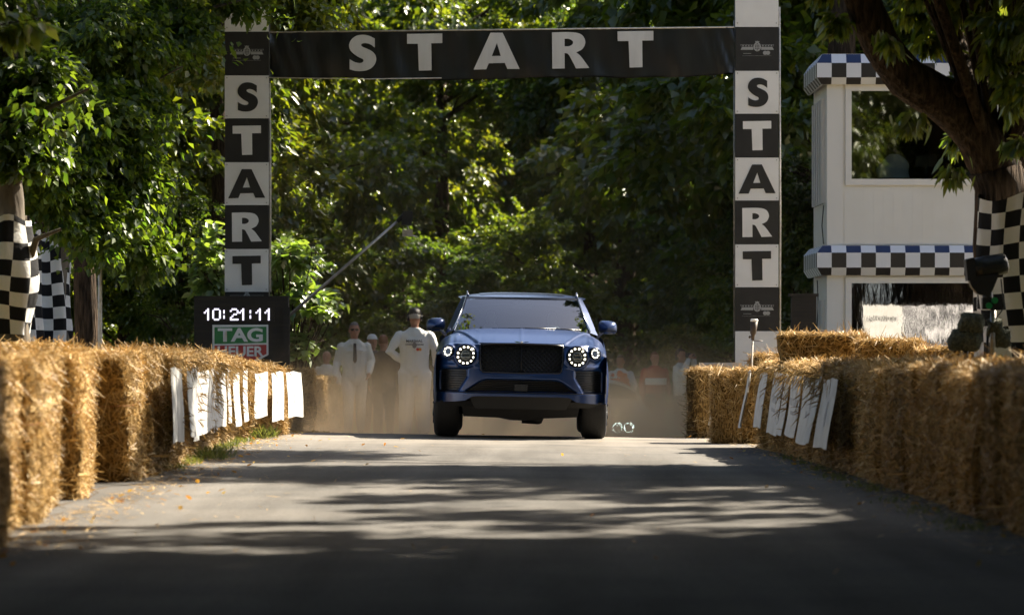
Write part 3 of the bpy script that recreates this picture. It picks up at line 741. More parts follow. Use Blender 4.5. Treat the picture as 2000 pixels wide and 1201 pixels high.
# the block that ends the wall, its top in the sun
for k, (px, d, hh) in enumerate([(1418,46.4,0.80),(1462,46.5,0.83)]):
    bale(k, P(px,0,d).x, d, R(90)+brng.uniform(-.08,.08), hh, ['straw bale ending the booth-side wall, its sunlit top beside the beacon pole, road-side one', 'straw bale ending the booth-side wall, its sunlit top beside the beacon pole, wall-side one'][k], 'end block of the booth-side wall', sx=1.2, sy=0.66+0.1*k)
bale(2, P(1383,0,49.5).x, 49.5, 0.2, 0.84, 'straw bale half hidden behind the end block of the booth-side wall', None, sx=1.0, sy=1.0)
for k in range(6):
    bale(k, 2.75+0.05*(k % 2), 51.5+k*1.1, brng.uniform(-.2,.2), 0.85, 'straw bale in the dusty row beyond the arch on the booth side', 'bales beyond the arch, booth side')
# bales lying on top of the wall, the sunlit one and the grey weathered one
def lying(px0, px1, d, ztop, label, k, sy=1.0, sx=1.0):
    a, b_ = P(px0,0,d), P(px1,0,d)
    L = b_.x-a.x
    o = bale(k, a.x, d, 0, L, label, None, sx=sx, sy=sy)
    o.rotation_euler = (0, R(90), 0); o.location = (a.x, d, ztop-0.2*sx)
    return o
lying(1522, 1690, 42.6, 1.185, 'loose golden straw bale lying on the wall beside the beacon pole, brightly sunlit', 0)
lying(1670, 1800, 41.8, 1.12, 'sunlit straw bale lying on the wall in front of the lower booth window', 1)
lying(1790, 1935, 40.5, 1.04, 'flattened dull straw bale on the wall beside the camera stand', 2, sx=0.8)

M['faded'] = mat('faded_print', (0.25,0.25,0.26), 0.6, noise=((0.45,0.45,0.44), 12, 4, 0.35, 0.7))
# ------------------------------------------------------------------ white boards hung on the bales
def board(x, y0, y1, z0, z1, lean, slant, label, group, mk, side):
    """thin corrugated plastic board hung on the road face of a wall: y0..y1 along the wall, bottom leaning out by lean"""
    b = MB(); n = 12; t = 0.004
    def f(i, j, off):
        u = i/n; vv = j/5
        yy = y0 + (y1-y0)*u + slant*(1-vv)
        xx = x + side*(lean*(1-vv)**1.2 + 0.012*math.sin(u*7+mk) + 0.006*math.sin(vv*5+mk) + off)
        return (xx - x, yy - y0, z0 + (z1-z0)*vv + 0.01*math.sin(u*5+mk))
    b.grid(lambda i, j: f(i, j, 0.0), n, 5)
    b.grid(lambda i, j: f(i, j, t), n, 5)
    o = b.build('white_board', M['plastic']); o.location = (x, y0, 0)
    if mk % 3 != 1:                                                       # faint printed block and line
        for (u0, u1, v0, v1) in (((.25,.75,.50,.62), (.25,.62,.36,.42)) if mk % 2 else ((.30,.42,.30,.66), (.50,.60,.40,.50))):
            c = MB(); c.grid(lambda i, j: tuple(Vector(f(n*(u0+(u1-u0)*i/3), 5*(v0+(v1-v0)*j/2), t))+Vector((side*.003, 0, 0))), 3, 2)
            c.build('faded_print', M['faded'], o)
    return tag(o, label, 'board', group)
LB = [(33.5,34.5),(34.7,35.3),(35.5,36.1),(36.2,38.2),(38.7,39.3),(39.4,39.8),(39.9,41.1),(41.2,41.6),(41.9,42.9),(43.3,44.1),(44.3,45.2),(45.5,46.2),(46.3,47.2)]
for i, (a, b_) in enumerate(LB):
    xf = lerp_path(LW, (a+b_)/2)+0.165
    f = (a-35)/12.0
    o = board(xf, a, b_, 0.27-0.05*f+0.03*math.sin(i*2.1), 0.87-0.15*f+0.02*math.sin(i*3.7), 0.015+0.01*math.sin(i*1.7), 0.02*math.sin(i*2.9), 'white plastic board hung on the bales below the timing clock', 'boards on the clock-side bales', i, 1)
    z0 = ground_z(xf, a); o.location.z = z0
    if abs(lerp_path(LW, a)-lerp_path(LW, b_)) > 0.05: o.rotation_euler.z = -math.atan2(lerp_path(LW, b_)-lerp_path(LW, a), b_-a)
RB = [(34.3,35.7),(35.85,36.5),(36.6,38.0),(38.15,39.6),(39.7,40.4),(40.5,42.0),(42.1,43.2),(43.9,44.2)]
for i, (a, b_) in enumerate(RB):
    xf = lerp_path(RW, (a+b_)/2)-0.165
    o = board(xf, a, b_, 0.21+0.02*math.sin(i*2.3), 0.80+0.02*math.sin(i*3.1), 0.09+0.02*math.sin(i*1.9), 0.03*math.sin(i*2.2+1), 'white plastic board leaning out from the shaded booth-side bales', 'boards on the booth-side bales', i, -1)
b_ = MB(); b_.prism([(0,0,0),(0.10,0,0.02),(0.20,0.01,0.62),(0.13,0.01,0.62)], (0,0.01,0))
o = b_.build('white_board', M['plastic']); p = P(1383,830,48.8); o.location = p
tag(o, 'narrow white board slanting between the end block and the dusty bales', 'board')

def overhang():
    rng = np.random.default_rng(15); Vs = []; Fs = []; n0 = 0
    def clump(x, y, z, n, side, w=0.12, dn=0.22):
        nonlocal n0
        C = np.stack([x+side*np.abs(rng.normal(0,.03,n)), y+rng.normal(0,w,n), z-rng.random(n)**1.5*dn], 1)
        D = np.stack([side*np.abs(rng.normal(.35,.35,n)), rng.normal(0,.5,n), rng.normal(-.6,.5,n)], 1); D = unit(D)
        V, F = leaf_blades(C, D, unit(rng.normal(0,1,(n,3))), rng.uniform(.05,.17,n), rng.uniform(.0018,.0042,n), droop=.2, fold=0)
        Vs.append(V); Fs.append(F+n0); n0 += len(V)
    for a, b_ in LB:
        f = (a-35)/12.0; x = lerp_path(LW, a)+.06; zg = ground_z(x, a)
        clump(x+.11, (a+b_)/2, .94-.15*f+zg, 28, 1, .3, .10)
        if rng.random() < .8: clump(x+.08, b_+.06, .85-.15*f+zg, 70, 1, .05, .55)
    for a, b_ in RB:
        x = lerp_path(RW, a)-.08
        clump(x-.10, (a+b_)/2, .86, 28, -1, .3, .10); clump(x-.08, b_+.08, .8, 80, -1, .05, .6)
    tag(link('hanging_straw', mesh_np('hanging_straw', np.concatenate(Vs), np.concatenate(Fs)), None, M['straw']), 'loose straw hanging over the white boards', 'straw', kind='stuff')
overhang()

# ------------------------------------------------------------------ grass at the foot of the bales, straw and leaves on the road
def tufts():
    rng = np.random.default_rng(3); Vs = []; Fs = []; n0 = 0
    spots = [(-2.98+0.1*rng.random(), 34.5+11*rng.random(), rng.uniform(0.04,0.10)) for _ in range(46)] + [(-2.78, 45.2+0.9*rng.random(), 0.17) for _ in range(9)] + \
            [(-2.75+rng.normal(0,.06), 37.6+rng.random(), 0.14) for _ in range(6)] + [(2.75-0.1*rng.random(), 24+18*rng.random(), 0.05) for _ in range(30)]
    spots += [(s*(3.6+2.8*rng.random()), 22+34*rng.random(), rng.uniform(0.08,0.25)) for s in (-1,1) for _ in range(160)]
    for (x, y, h) in spots:
        k = 26
        C = np.stack([x+rng.normal(0,0.07,k), y+rng.normal(0,0.1,k), np.full(k, ground_z(x,y))], 1)
        D = rng.normal(0,0.35,(k,3)); D[:,2] = 1; D = unit(D)
        Nn = unit(rng.normal(0,1,(k,3)))
        V, F = leaf_blades(C, D, Nn, h*(0.5+rng.random(k)), np.full(k, 0.004), droop=0.2)
        Vs.append(V); Fs.append(F+n0); n0 += len(V)
    gm = leaf_mat('grass_blade', (0.05,0.075,0.018), (0.13,0.125,0.035), (2.0,2.0,1.2), gloss=0.05)
    tag(link('grass', mesh_np('grass', np.concatenate(Vs), np.concatenate(Fs)), None, gm), 'short green grass tufts at the foot of the bales', 'grass', kind='stuff')
tufts()
def litter():
    rng = np.random.default_rng(4)
    n = 5200
    y = 21 + 36*rng.random(n)**0.9; s = np.where(rng.random(n) < 0.62, -1, 1)
    off = np.abs(rng.normal(0, 0.22, n)) + np.where(rng.random(n) < 0.05, rng.random(n)*2.0, 0)
    x = s*(2.88-off)
    C = np.stack([x, y, [ground_z(a, b)+0.010 for a, b in zip(x, y)]], 1)
    a = rng.random(n)*2*math.pi
    D = np.stack([np.cos(a), np.sin(a), rng.normal(0.08, 0.12, n)], 1); D = unit(D)
    N = np.tile([0,0,1.0], (n,1)) + rng.normal(0,0.25,(n,3))
    V, F = leaf_blades(C, D, unit(N), rng.uniform(0.03,0.13,n), rng.uniform(0.0018,0.004,n), droop=0.0)
    tag(link('straw_litter', mesh_np('straw_litter', V, F), None, M['straw']), 'loose straw scattered along both road edges', 'straw', kind='stuff')
    n = 240
    y = 19 + 38*rng.random(n); s = np.where(rng.random(n) < 0.7, -1, 1)
    x = s*(2.85-np.abs(rng.normal(0, 0.35, n)) - np.where(rng.random(n) < 0.12, rng.random(n)*2.4, 0))
    C = np.stack([x, y, [ground_z(a, b)+0.014 for a, b in zip(x, y)]], 1)
    a = rng.random(n)*2*math.pi; D = unit(np.stack([np.cos(a), np.sin(a), rng.normal(0.12, 0.2, n)], 1))
    N = unit(np.tile([0,0,1.0], (n,1)) + rng.normal(0,0.4,(n,3)))
    V, F = leaf_blades(C, D, N, rng.uniform(0.03,0.07,n), rng.uniform(0.010,0.022,n), six=True, droop=-0.12)
    am = leaf_mat('fallen_leaf', (0.28,0.12,0.02), (0.42,0.30,0.06), (1.2,1.0,0.8), gloss=0.05)
    tag(link('fallen_leaves', mesh_np('fallen_leaves', V, F), None, am), 'fallen yellow and brown leaves along the road edges', 'leaves', kind='stuff')
litter()

# ------------------------------------------------------------------ lettering
def cat_rom(pts, closed=True, n=6):
    """pts: (x,y,corner) -> dense outline"""
    out = []; k = len(pts)
    for i in range(k):
        p0, p1, p2, p3 = pts[(i-1) % k], pts[i], pts[(i+1) % k], pts[(i+2) % k]
        a = Vector(p1[:2]); d = Vector(p2[:2])
        b = (d - Vector(p0[:2]))*0.5 if not p1[2] else (d-a)
        c = (Vector(p3[:2]) - a)*0.5 if not p2[2] else (d-a)
        if p1[2] and p2[2]: out.append(tuple(a)); continue
        for s in range(n):
            t = s/n
            h = (2*t**3-3*t*t+1)*a + (t**3-2*t*t+t)*b + (-2*t**3+3*t*t)*d + (t**3-t*t)*c
            out.append(tuple(h))
    return out

def _norm(outs, x0, y1, H): return [[((x-x0)/H, (y1-y)/H) for x, y in o] for o in outs]
_S = [(455,178,1),(400,150,0),(340,140,0),(280,152,0),(235,190,0),(215,245,0),(228,295,0),(265,335,0),(310,365,0),(340,380,0),(350,398,0),(340,414,0),(310,421,0),(265,410,0),(220,383,1),
      (220,483,1),(265,497,0),(325,502,0),(390,490,0),(440,455,0),(467,400,0),(462,345,0),(430,305,0),(385,280,0),(345,262,0),(328,245,0),(335,230,0),(360,223,0),(395,228,0),(425,243,0),(455,268,1)]
GLYPH = {
 'S': _norm([cat_rom(_S)], 215, 502, 362),
 'T': _norm([[(927,188),(1138,185),(1138,242),(1072,243),(1074,402),(998,404),(992,246),(928,246)]], 927, 404, 217),
 'A': _norm([[(75,415),(175,200),(247,200),(348,411),(275,411),(260,376),(165,378),(150,413)], [(213,260),(236,335),(183,336)]], 75, 415, 215),
 'R': _norm([cat_rom([(540,195,1),(655,194,0),(715,208,0),(738,250,0),(722,292,0),(684,314,1),(712,338,0),(762,406,1),(683,409,1),(650,345,0),(634,322,0),(615,318,1),(616,409,1),(542,410,1)]),
             cat_rom([(615,233,1),(640,234,0),(662,246,0),(663,264,0),(642,277,0),(615,278,1)])], 540, 410, 216),
}
def glyph_mesh(ch, height, depth=0.004):
    cu = bpy.data.curves.new('g', 'CURVE'); cu.dimensions = '2D'; cu.fill_mode = 'BOTH'; cu.extrude = depth/2
    xs = []
    for o in GLYPH[ch]:
        sp = cu.splines.new('POLY'); sp.points.add(len(o)-1); sp.use_cyclic_u = True
        for p, (x, y) in zip(sp.points, o): p.co = (x*height, y*height, 0, 1); xs.append(x*height)
    ob = bpy.data.objects.new('g', cu); col.objects.link(ob)
    me = bpy.data.meshes.new_from_object(ob.evaluated_get(bpy.context.evaluated_depsgraph_get()))
    bpy.data.objects.remove(ob)
    cx = (min(xs)+max(xs))/2
    me.transform(Matrix.Rotation(R(90), 4, 'X') @ Matrix.Translation((-cx, -height/2, 0)))   # upright, centred, facing -Y
    me.materials.clear()
    return me
def text_mesh(s, height, width=None, depth=0.002, bold=0.0, spacing=1.0):
    cu = bpy.data.curves.new('t', 'FONT'); cu.body = s; cu.size = 1.0; cu.extrude = 0.0; cu.offset = bold; cu.space_character = spacing
    ob = bpy.data.objects.new('t', cu); col.objects.link(ob)
    me = bpy.data.meshes.new_from_object(ob.evaluated_get(bpy.context.evaluated_depsgraph_get()))
    bpy.data.objects.remove(ob)
    V = np.array([v.co[:] for v in me.vertices]); lo, hi = V.min(0), V.max(0)
    sy = height/(hi[1]-lo[1]); sx = (width/(hi[0]-lo[0])) if width else sy
    me.transform(Matrix.Rotation(R(90), 4, 'X') @ Matrix.Diagonal((sx, sy, 1, 1)) @ Matrix.Translation((-(lo[0]+hi[0])/2, -(lo[1]+hi[1])/2, 0)))
    me.materials.clear()
    return me
def put(name, me, loc, m, parent, rot=None):
    o = link(name, me, parent, m); o.location = loc
    if rot: o.rotation_euler = rot
    return o

def emblem(parent, loc, s, m, mk):
    """flying ribbon with a checked shield in the middle and two discs below, facing -Y; s = overall width.  one printed sub-part"""
    b = MB(); y = -0.002
    def pg(pts, d=0.0, mi=0): b.prism([(p[0]*s, y-d, p[1]*s) for p in pts], (0, 0.002, 0), mi)
    for q in (-1, 1):
        pg([(q*.12,-.075),(q*.5,-.075),(q*.455,.012),(q*.12,.012)])                        # lower ribbon
        for k in range(4):
            a = q*(.17+.085*k); pg([(a-.022,.03),(a+.022,.03),(a+.022,.062),(a-.022,.062)])   # block letters of the upper ribbon
        pg([(q*.12,.078),(q*.5,.078),(q*.5,.086),(q*.12,.086)]); pg([(q*.465,.018),(q*.475,.018),(q*.505,.086),(q*.495,.086)])
    oval = [(.115*math.cos(t*math.pi/12), .015+.135*math.sin(t*math.pi/12)) for t in range(24)]
    pg(oval)
    pg([(-.05,.14),(.05,.14),(.065,.195),(.03,.175),(0,.2),(-.03,.175),(-.065,.195)])
    for i in range(-3, 4):
        for j in range(-3, 4):
            if (i+j) % 2 == 0:
                cx_, cy_ = (i-j)*.026*0.9, .015+(i+j)*.026*0.9
                if (cx_/.085)**2+((cy_-.015)/.105)**2 < 1:
                    pg([(cx_-.02,cy_),(cx_,cy_-.02),(cx_+.02,cy_),(cx_,cy_+.02)], 0.0012, 1)
    for cx_ in (.235, .325): pg([(cx_+.062*math.cos(t*math.pi/8), -.165+.062*math.sin(t*math.pi/8)) for t in range(16)], 0.0006*(cx_ > .3))
    pg([(-.42,-.19),(-.18,-.19),(-.18,-.178),(-.42,-.178)]); pg([(-.45,-.255),(.42,-.255),(.42,-.25),(-.45,-.25)])
    o = b.build('emblem', [m, mk], parent); o.location = loc
    tag(o, kind='stuff')
    return o

# ------------------------------------------------------------------ start arch
AD = 54.0
def start_arch():
    zb = ground_z(0, AD)
    root = empty('start_arch', (P(980,0,AD).x, AD, zb), 0, 'black and white start arch with lettered panels spanning the road', 'arch')
    S = AD/FPX
    def loc(px, py): q = P(px, py, AD); return (q.x-root.location.x, q.z-root.location.z)
    words = [('w',None),('k','logo'),('w','S'),('k','T'),('w','A'),('k','R'),('w','T'),('k','logo'),('w',None)]
    for (x0, x1, ytop, off) in ((439, 525, 63, 0), (1436, 1521, 54, 1)):
        ax, _ = loc(x0, 0); bx_, _ = loc(x1, 0); ph = 84.6
        zt = loc(0, ytop-84.6*1.6)[1]
        b = MB(); b.box((ax+0.012, 0.02, -0.1), (bx_-0.012, 0.52, zt))
        post = b.build('post', M['black'], root)
        edge = MB()
        for k in range(-1, 9):
            t0 = ytop + (k-1)*0 
        for k, (c, w_) in enumerate(words):
            yt = ytop + (k-1)*ph; yb = yt + ph
            if k == 8: yb = 850
            if k == 0: yt = ytop - 1.6*ph
            if not off and k == 7: yb = 600
            if not off and k == 8: continue
            (xa, z1), (xb, z0) = loc(x0+(0.6 if k % 2 else 0), yt), loc(x1-(0.6 if k % 3 == 0 else 0), yb)
            z0 = max(z0, 0.0)
            pb = MB(); pb.box((xa, -0.012-0.002*(k % 2), z0+0.004), (xb, 0.016, z1-0.004))
            panel = pb.build('panel', M['white'] if c == 'w' else M['black'], post)
            cx_, cz = (xa+xb)/2, (z0+z1)/2
            fy = -0.016
            lm = M['black'] if c == 'w' else M['white']
            if w_ == 'logo':
                emblem(post, (cx_, fy, cz+0.02), 65*S, M['grey_print'], M['black'])
            elif w_:
                hgt = {'S':57,'T':57,'A':57,'R':57}[w_]*S
                put('letter', glyph_mesh(w_, hgt), (cx_+(2*S if w_ == 'S' else 0), fy, cz-0.2*S), lm, post)
            if c == 'w' and yb < 840:
                for sx in (0.05, 0.95):
                    for sz in (0.06, 0.94):
                        r = MB(); q = (xa+(xb-xa)*sx, fy, z0+(z1-z0)*sz)
                        r.tube([q, (q[0], fy-0.004, q[2])], 0.009, 6); r.build('screw', M['steel'], post)
        # pale tube standing in for the sunlit line down the right-hand edge
        e = MB(); (ex, ez1), (_, ez0) = loc(x1+2.5, ytop+100 if not off else ytop-40), loc(x1, 570 if not off else 840)
        e.tube([(ex, 0.02, max(0, ez0)), (ex+0.004, 0.02, (ez0+ez1)/2), (ex-0.006, 0.02, ez1)], 0.014, 6); e.build('edge_trim', M['pale_pole'], post)
        if off:
            e = MB(); (ex, ez1), (_, ez0) = loc(x0-2.0, 40), loc(x0, 660)
            e.tube([(ex, 0.03, ez0), (ex, 0.03, ez1)], 0.010, 6); e.build('edge_trim', M['steel'], post)
    # banner with sagging lower hem
    (ax, az1), (bx_, bz1) = loc(527, 64), loc(1434, 54)
    _, az0 = loc(0, 150); _, bz0 = loc(0, 143.5)
    n, m = 120, 14
    b = MB()
    def fold(u, v):
        e = math.exp(-u*22)+math.exp(-(1-u)*26)
        return 0.010*math.sin(u*61+1.5*math.sin(v*3)) + 0.008*math.sin(u*133+v*2.0) + e*0.035*math.sin(u*190+v*6) + 0.012*math.sin(u*17+v*4)*(1-v)
    def f(i, j):
        u, v = i/n, j/m
        zt = az1+(bz1-az1)*u; zb_ = az0+(bz0-az0)*u + 0.012*math.sin(u*13)+0.006*math.sin(u*47) - 0.035*math.sin(math.pi*u)
        return (ax+(bx_-ax)*u, fold(u, v), zb_+(zt-zb_)*v)
    b.grid(f, n, m)
    ban = b.build('banner', M['banner'], root)
    bb = MB(); bb.grid(lambda i, j: (f(i,j)[0], f(i,j)[1]+0.30, f(i,j)[2]), n, m); bb.build('banner_back', M['banner'], root)
    t = MB(); t.box((ax, 0.06, az1-0.05), (bx_, 0.26, az1-0.02)) ; 
    tm = MB(); tm.tube([(ax,-0.01,az1+0.002),(ax+(bx_-ax)*0.5,-0.01,(az1+bz1)/2+0.002),(bx_,-0.01,bz1+0.002)], 0.011, 6); tm.build('top_hem', M['pale_pole'], ban)
    tp = MB(); tp.prism([(ax,0.012,az1-0.006),(bx_,0.012,bz1-0.006),(bx_,0.29,bz1-0.006),(ax,0.29,az1-0.006)], (0,0,-0.02)); tp.build('top_board', M['black'], root)
    bt = MB(); bt.tube([(ax-0.02,-0.02,az0-0.015),(ax+(bx_-ax)*0.2,-0.03,az0-0.035),(ax+(bx_-ax)*0.37,-0.01,az0-0.02)], 0.008, 6); bt.build('hem_rope', M['pale_pole'], ban)
    for ch, px0, px1, yt, yb in (('S',682,735,69,140),('T',795,864,67,139),('A',925,1015,65,137),('R',1078,1151,64,135),('T',1206,1276,62,133)):
        (xa, z1), (xb, z0) = loc(px0, yt), loc(px1, yb)
        me = glyph_mesh(ch, z1-z0)
        V = np.array([v.co[:] for v in me.vertices]); wdt = V[:,0].max()-V[:,0].min()
        me.transform(Matrix.Diagonal(((xb-xa)/wdt, 1, 1, 1)))
        put('letter', me, ((xa+xb)/2, -0.035, (z0+z1)/2), M['banner_letter'], ban)
start_arch()

# ------------------------------------------------------------------ timing clock
FONT57 = {'0':['01110','10001','10001','10001','10001','10001','01110'], '1':['00100','01100','10100','00100','00100','00100','00100'],
          '2':['01110','10001','00001','00110','01000','10000','11111'], ':':['00000','00100','00100','00000','00100','00100','00000']}
def timing_clock():
    D = 53.4; S = D/FPX; zb = ground_z(-3.5, D)
    root = empty('timing_clock', (P(471,0,D).x, D, zb), 0, 'black timing board with a lit white clock and a green and red shield', 'timing board')
    def loc(px, py): q = P(px, py, D); return (q.x-root.location.x, q.z-root.location.z)
    b = MB(); (xa, z1), (xb, z0) = loc(379, 578), loc(563, 853)
    b.box((xa, 0, z0+0.06), (xb, 0.28, z1)); body = b.build('cabinet', M['dark_wood'], root)
    b = MB(); b.box((loc(553,0)[0], -0.03, 0.0), (loc(566,0)[0], 0.05, loc(0,600)[1])); b.build('upright', M['dark_wood'], root)
    b = MB(); b.box((xa+.002, -0.012, z1-0.035), (xb-.05, 0.0, z1-0.003)); b.build('top_rail', M['dark_wood'], root)
    (xa, z1), (xb, z0) = loc(398, 600), loc(536, 628)
    b = MB(); b.box((xa, -0.01, z0), (xb, 0.001, z1)); scr = b.build('clock_screen', M['led_panel'], root)
    for ch, px in zip('10:21:11', (406.5, 423, 437.5, 457.5, 475, 489, 507.5, 525)):
        b = MB(); rows = FONT57[ch]; w5 = 16.5*S if ch != ':' else 14*S; hh = 23.5*S
        cw, chh = w5/10, hh/14
        cx_, cz = loc(px, 614)
        for r_ in range(14):
            for c_ in range(10):
                if rows[r_//2][c_//2] == '1':
                    x0 = cx_ - w5/2 + c_*cw; z0_ = cz + hh/2 - (r_+1)*chh
                    b.box((x0+cw*.02, -0.014, z0_+chh*.1), (x0+cw*1.12, -0.011, z0_+chh*.9))
        tag(b.build('digit', M['led'], scr), kind='stuff')
    # shield
    def poly(pts, d, m, par, nm):
        bb = MB(); bb.prism([(loc(x,y)[0], -d, loc(x,y)[1]) for x, y in pts], (0, 0.004, 0)); return bb.build(nm, m, par)
    sh = poly([(415,634.5),(524,634),(524.5,693),(500,706),(471,716),(440,706),(415,693)], 0.008, M['white'], root, 'shield')
    poly([(419,639),(520.5,638),(520.5,669.5),(419,671.5)], 0.012, M['green'], sh, 'green_field')
    poly([(419,675),(520.5,673),(520.5,691),(498,702),(471,711.5),(443,702),(419,691)], 0.012, M['red'], sh, 'red_field')
    put('letter', text_mesh('TAG', 27*S, 88*S, bold=0.035), (loc(469.5,0)[0], -0.0135, loc(0,654)[1]), M['white'], sh)
    put('letter', text_mesh('HEUER', 20*S, 90*S, bold=0.03), (loc(470,0)[0], -0.0135, loc(0,686)[1]), M['white'], sh)
timing_clock()

# remote camera on a long pole leaning out from behind the clock
def camera_pole():
    D = 53.9
    a, b_ = P(558,622,D), P(778,431,D)
    root = empty('camera_pole', (a.x, D, a.z), 0, 'long thin pole rising from the timing clock with a small camera at its tip', 'camera pole')
    def q(px, py): return tuple(P(px, py, D) - Vector(root.location))
    b = MB(); b.tube([q(556,624), q(668,526), q(778,431)], [0.022,0.020,0.017], 8); b.build('pole', M['steel'], root)
    b = MB(); b.tube([q(776,433), q(790,420)], 0.03, 8); b.box(tuple(Vector(q(786,428))+Vector((0,-.05,-.03))), tuple(Vector(q(806,417))+Vector((0,.05,.03)))); 
    mt = mat('camera_black', (0.015,0.015,0.016), 0.5); M['kit'] = mt
    b.build('head_mount', mt, root)
    b = MB(); b.box(tuple(Vector(q(784,440))+Vector((0,-.08,0))), tuple(Vector(q(804,430))+Vector((0,.06,0)))); b.tube([Vector(q(794,436))+Vector((0,-.16,0)), Vector(q(794,436))+Vector((0,-.06,0))], 0.03, 10); b.build('camera_body', mt, root)
    b = MB(); b.tube([q(795,441), q(797,447)], 0.012, 6); b.box(tuple(Vector(q(786,462))+Vector((0,-.04,0))), tuple(Vector(q(806,449))+Vector((0,.04,0)))); b.tube([q(790,458), q(812,462)], 0.012, 6); b.build('gimbal', M['steel'], root)
camera_pole()

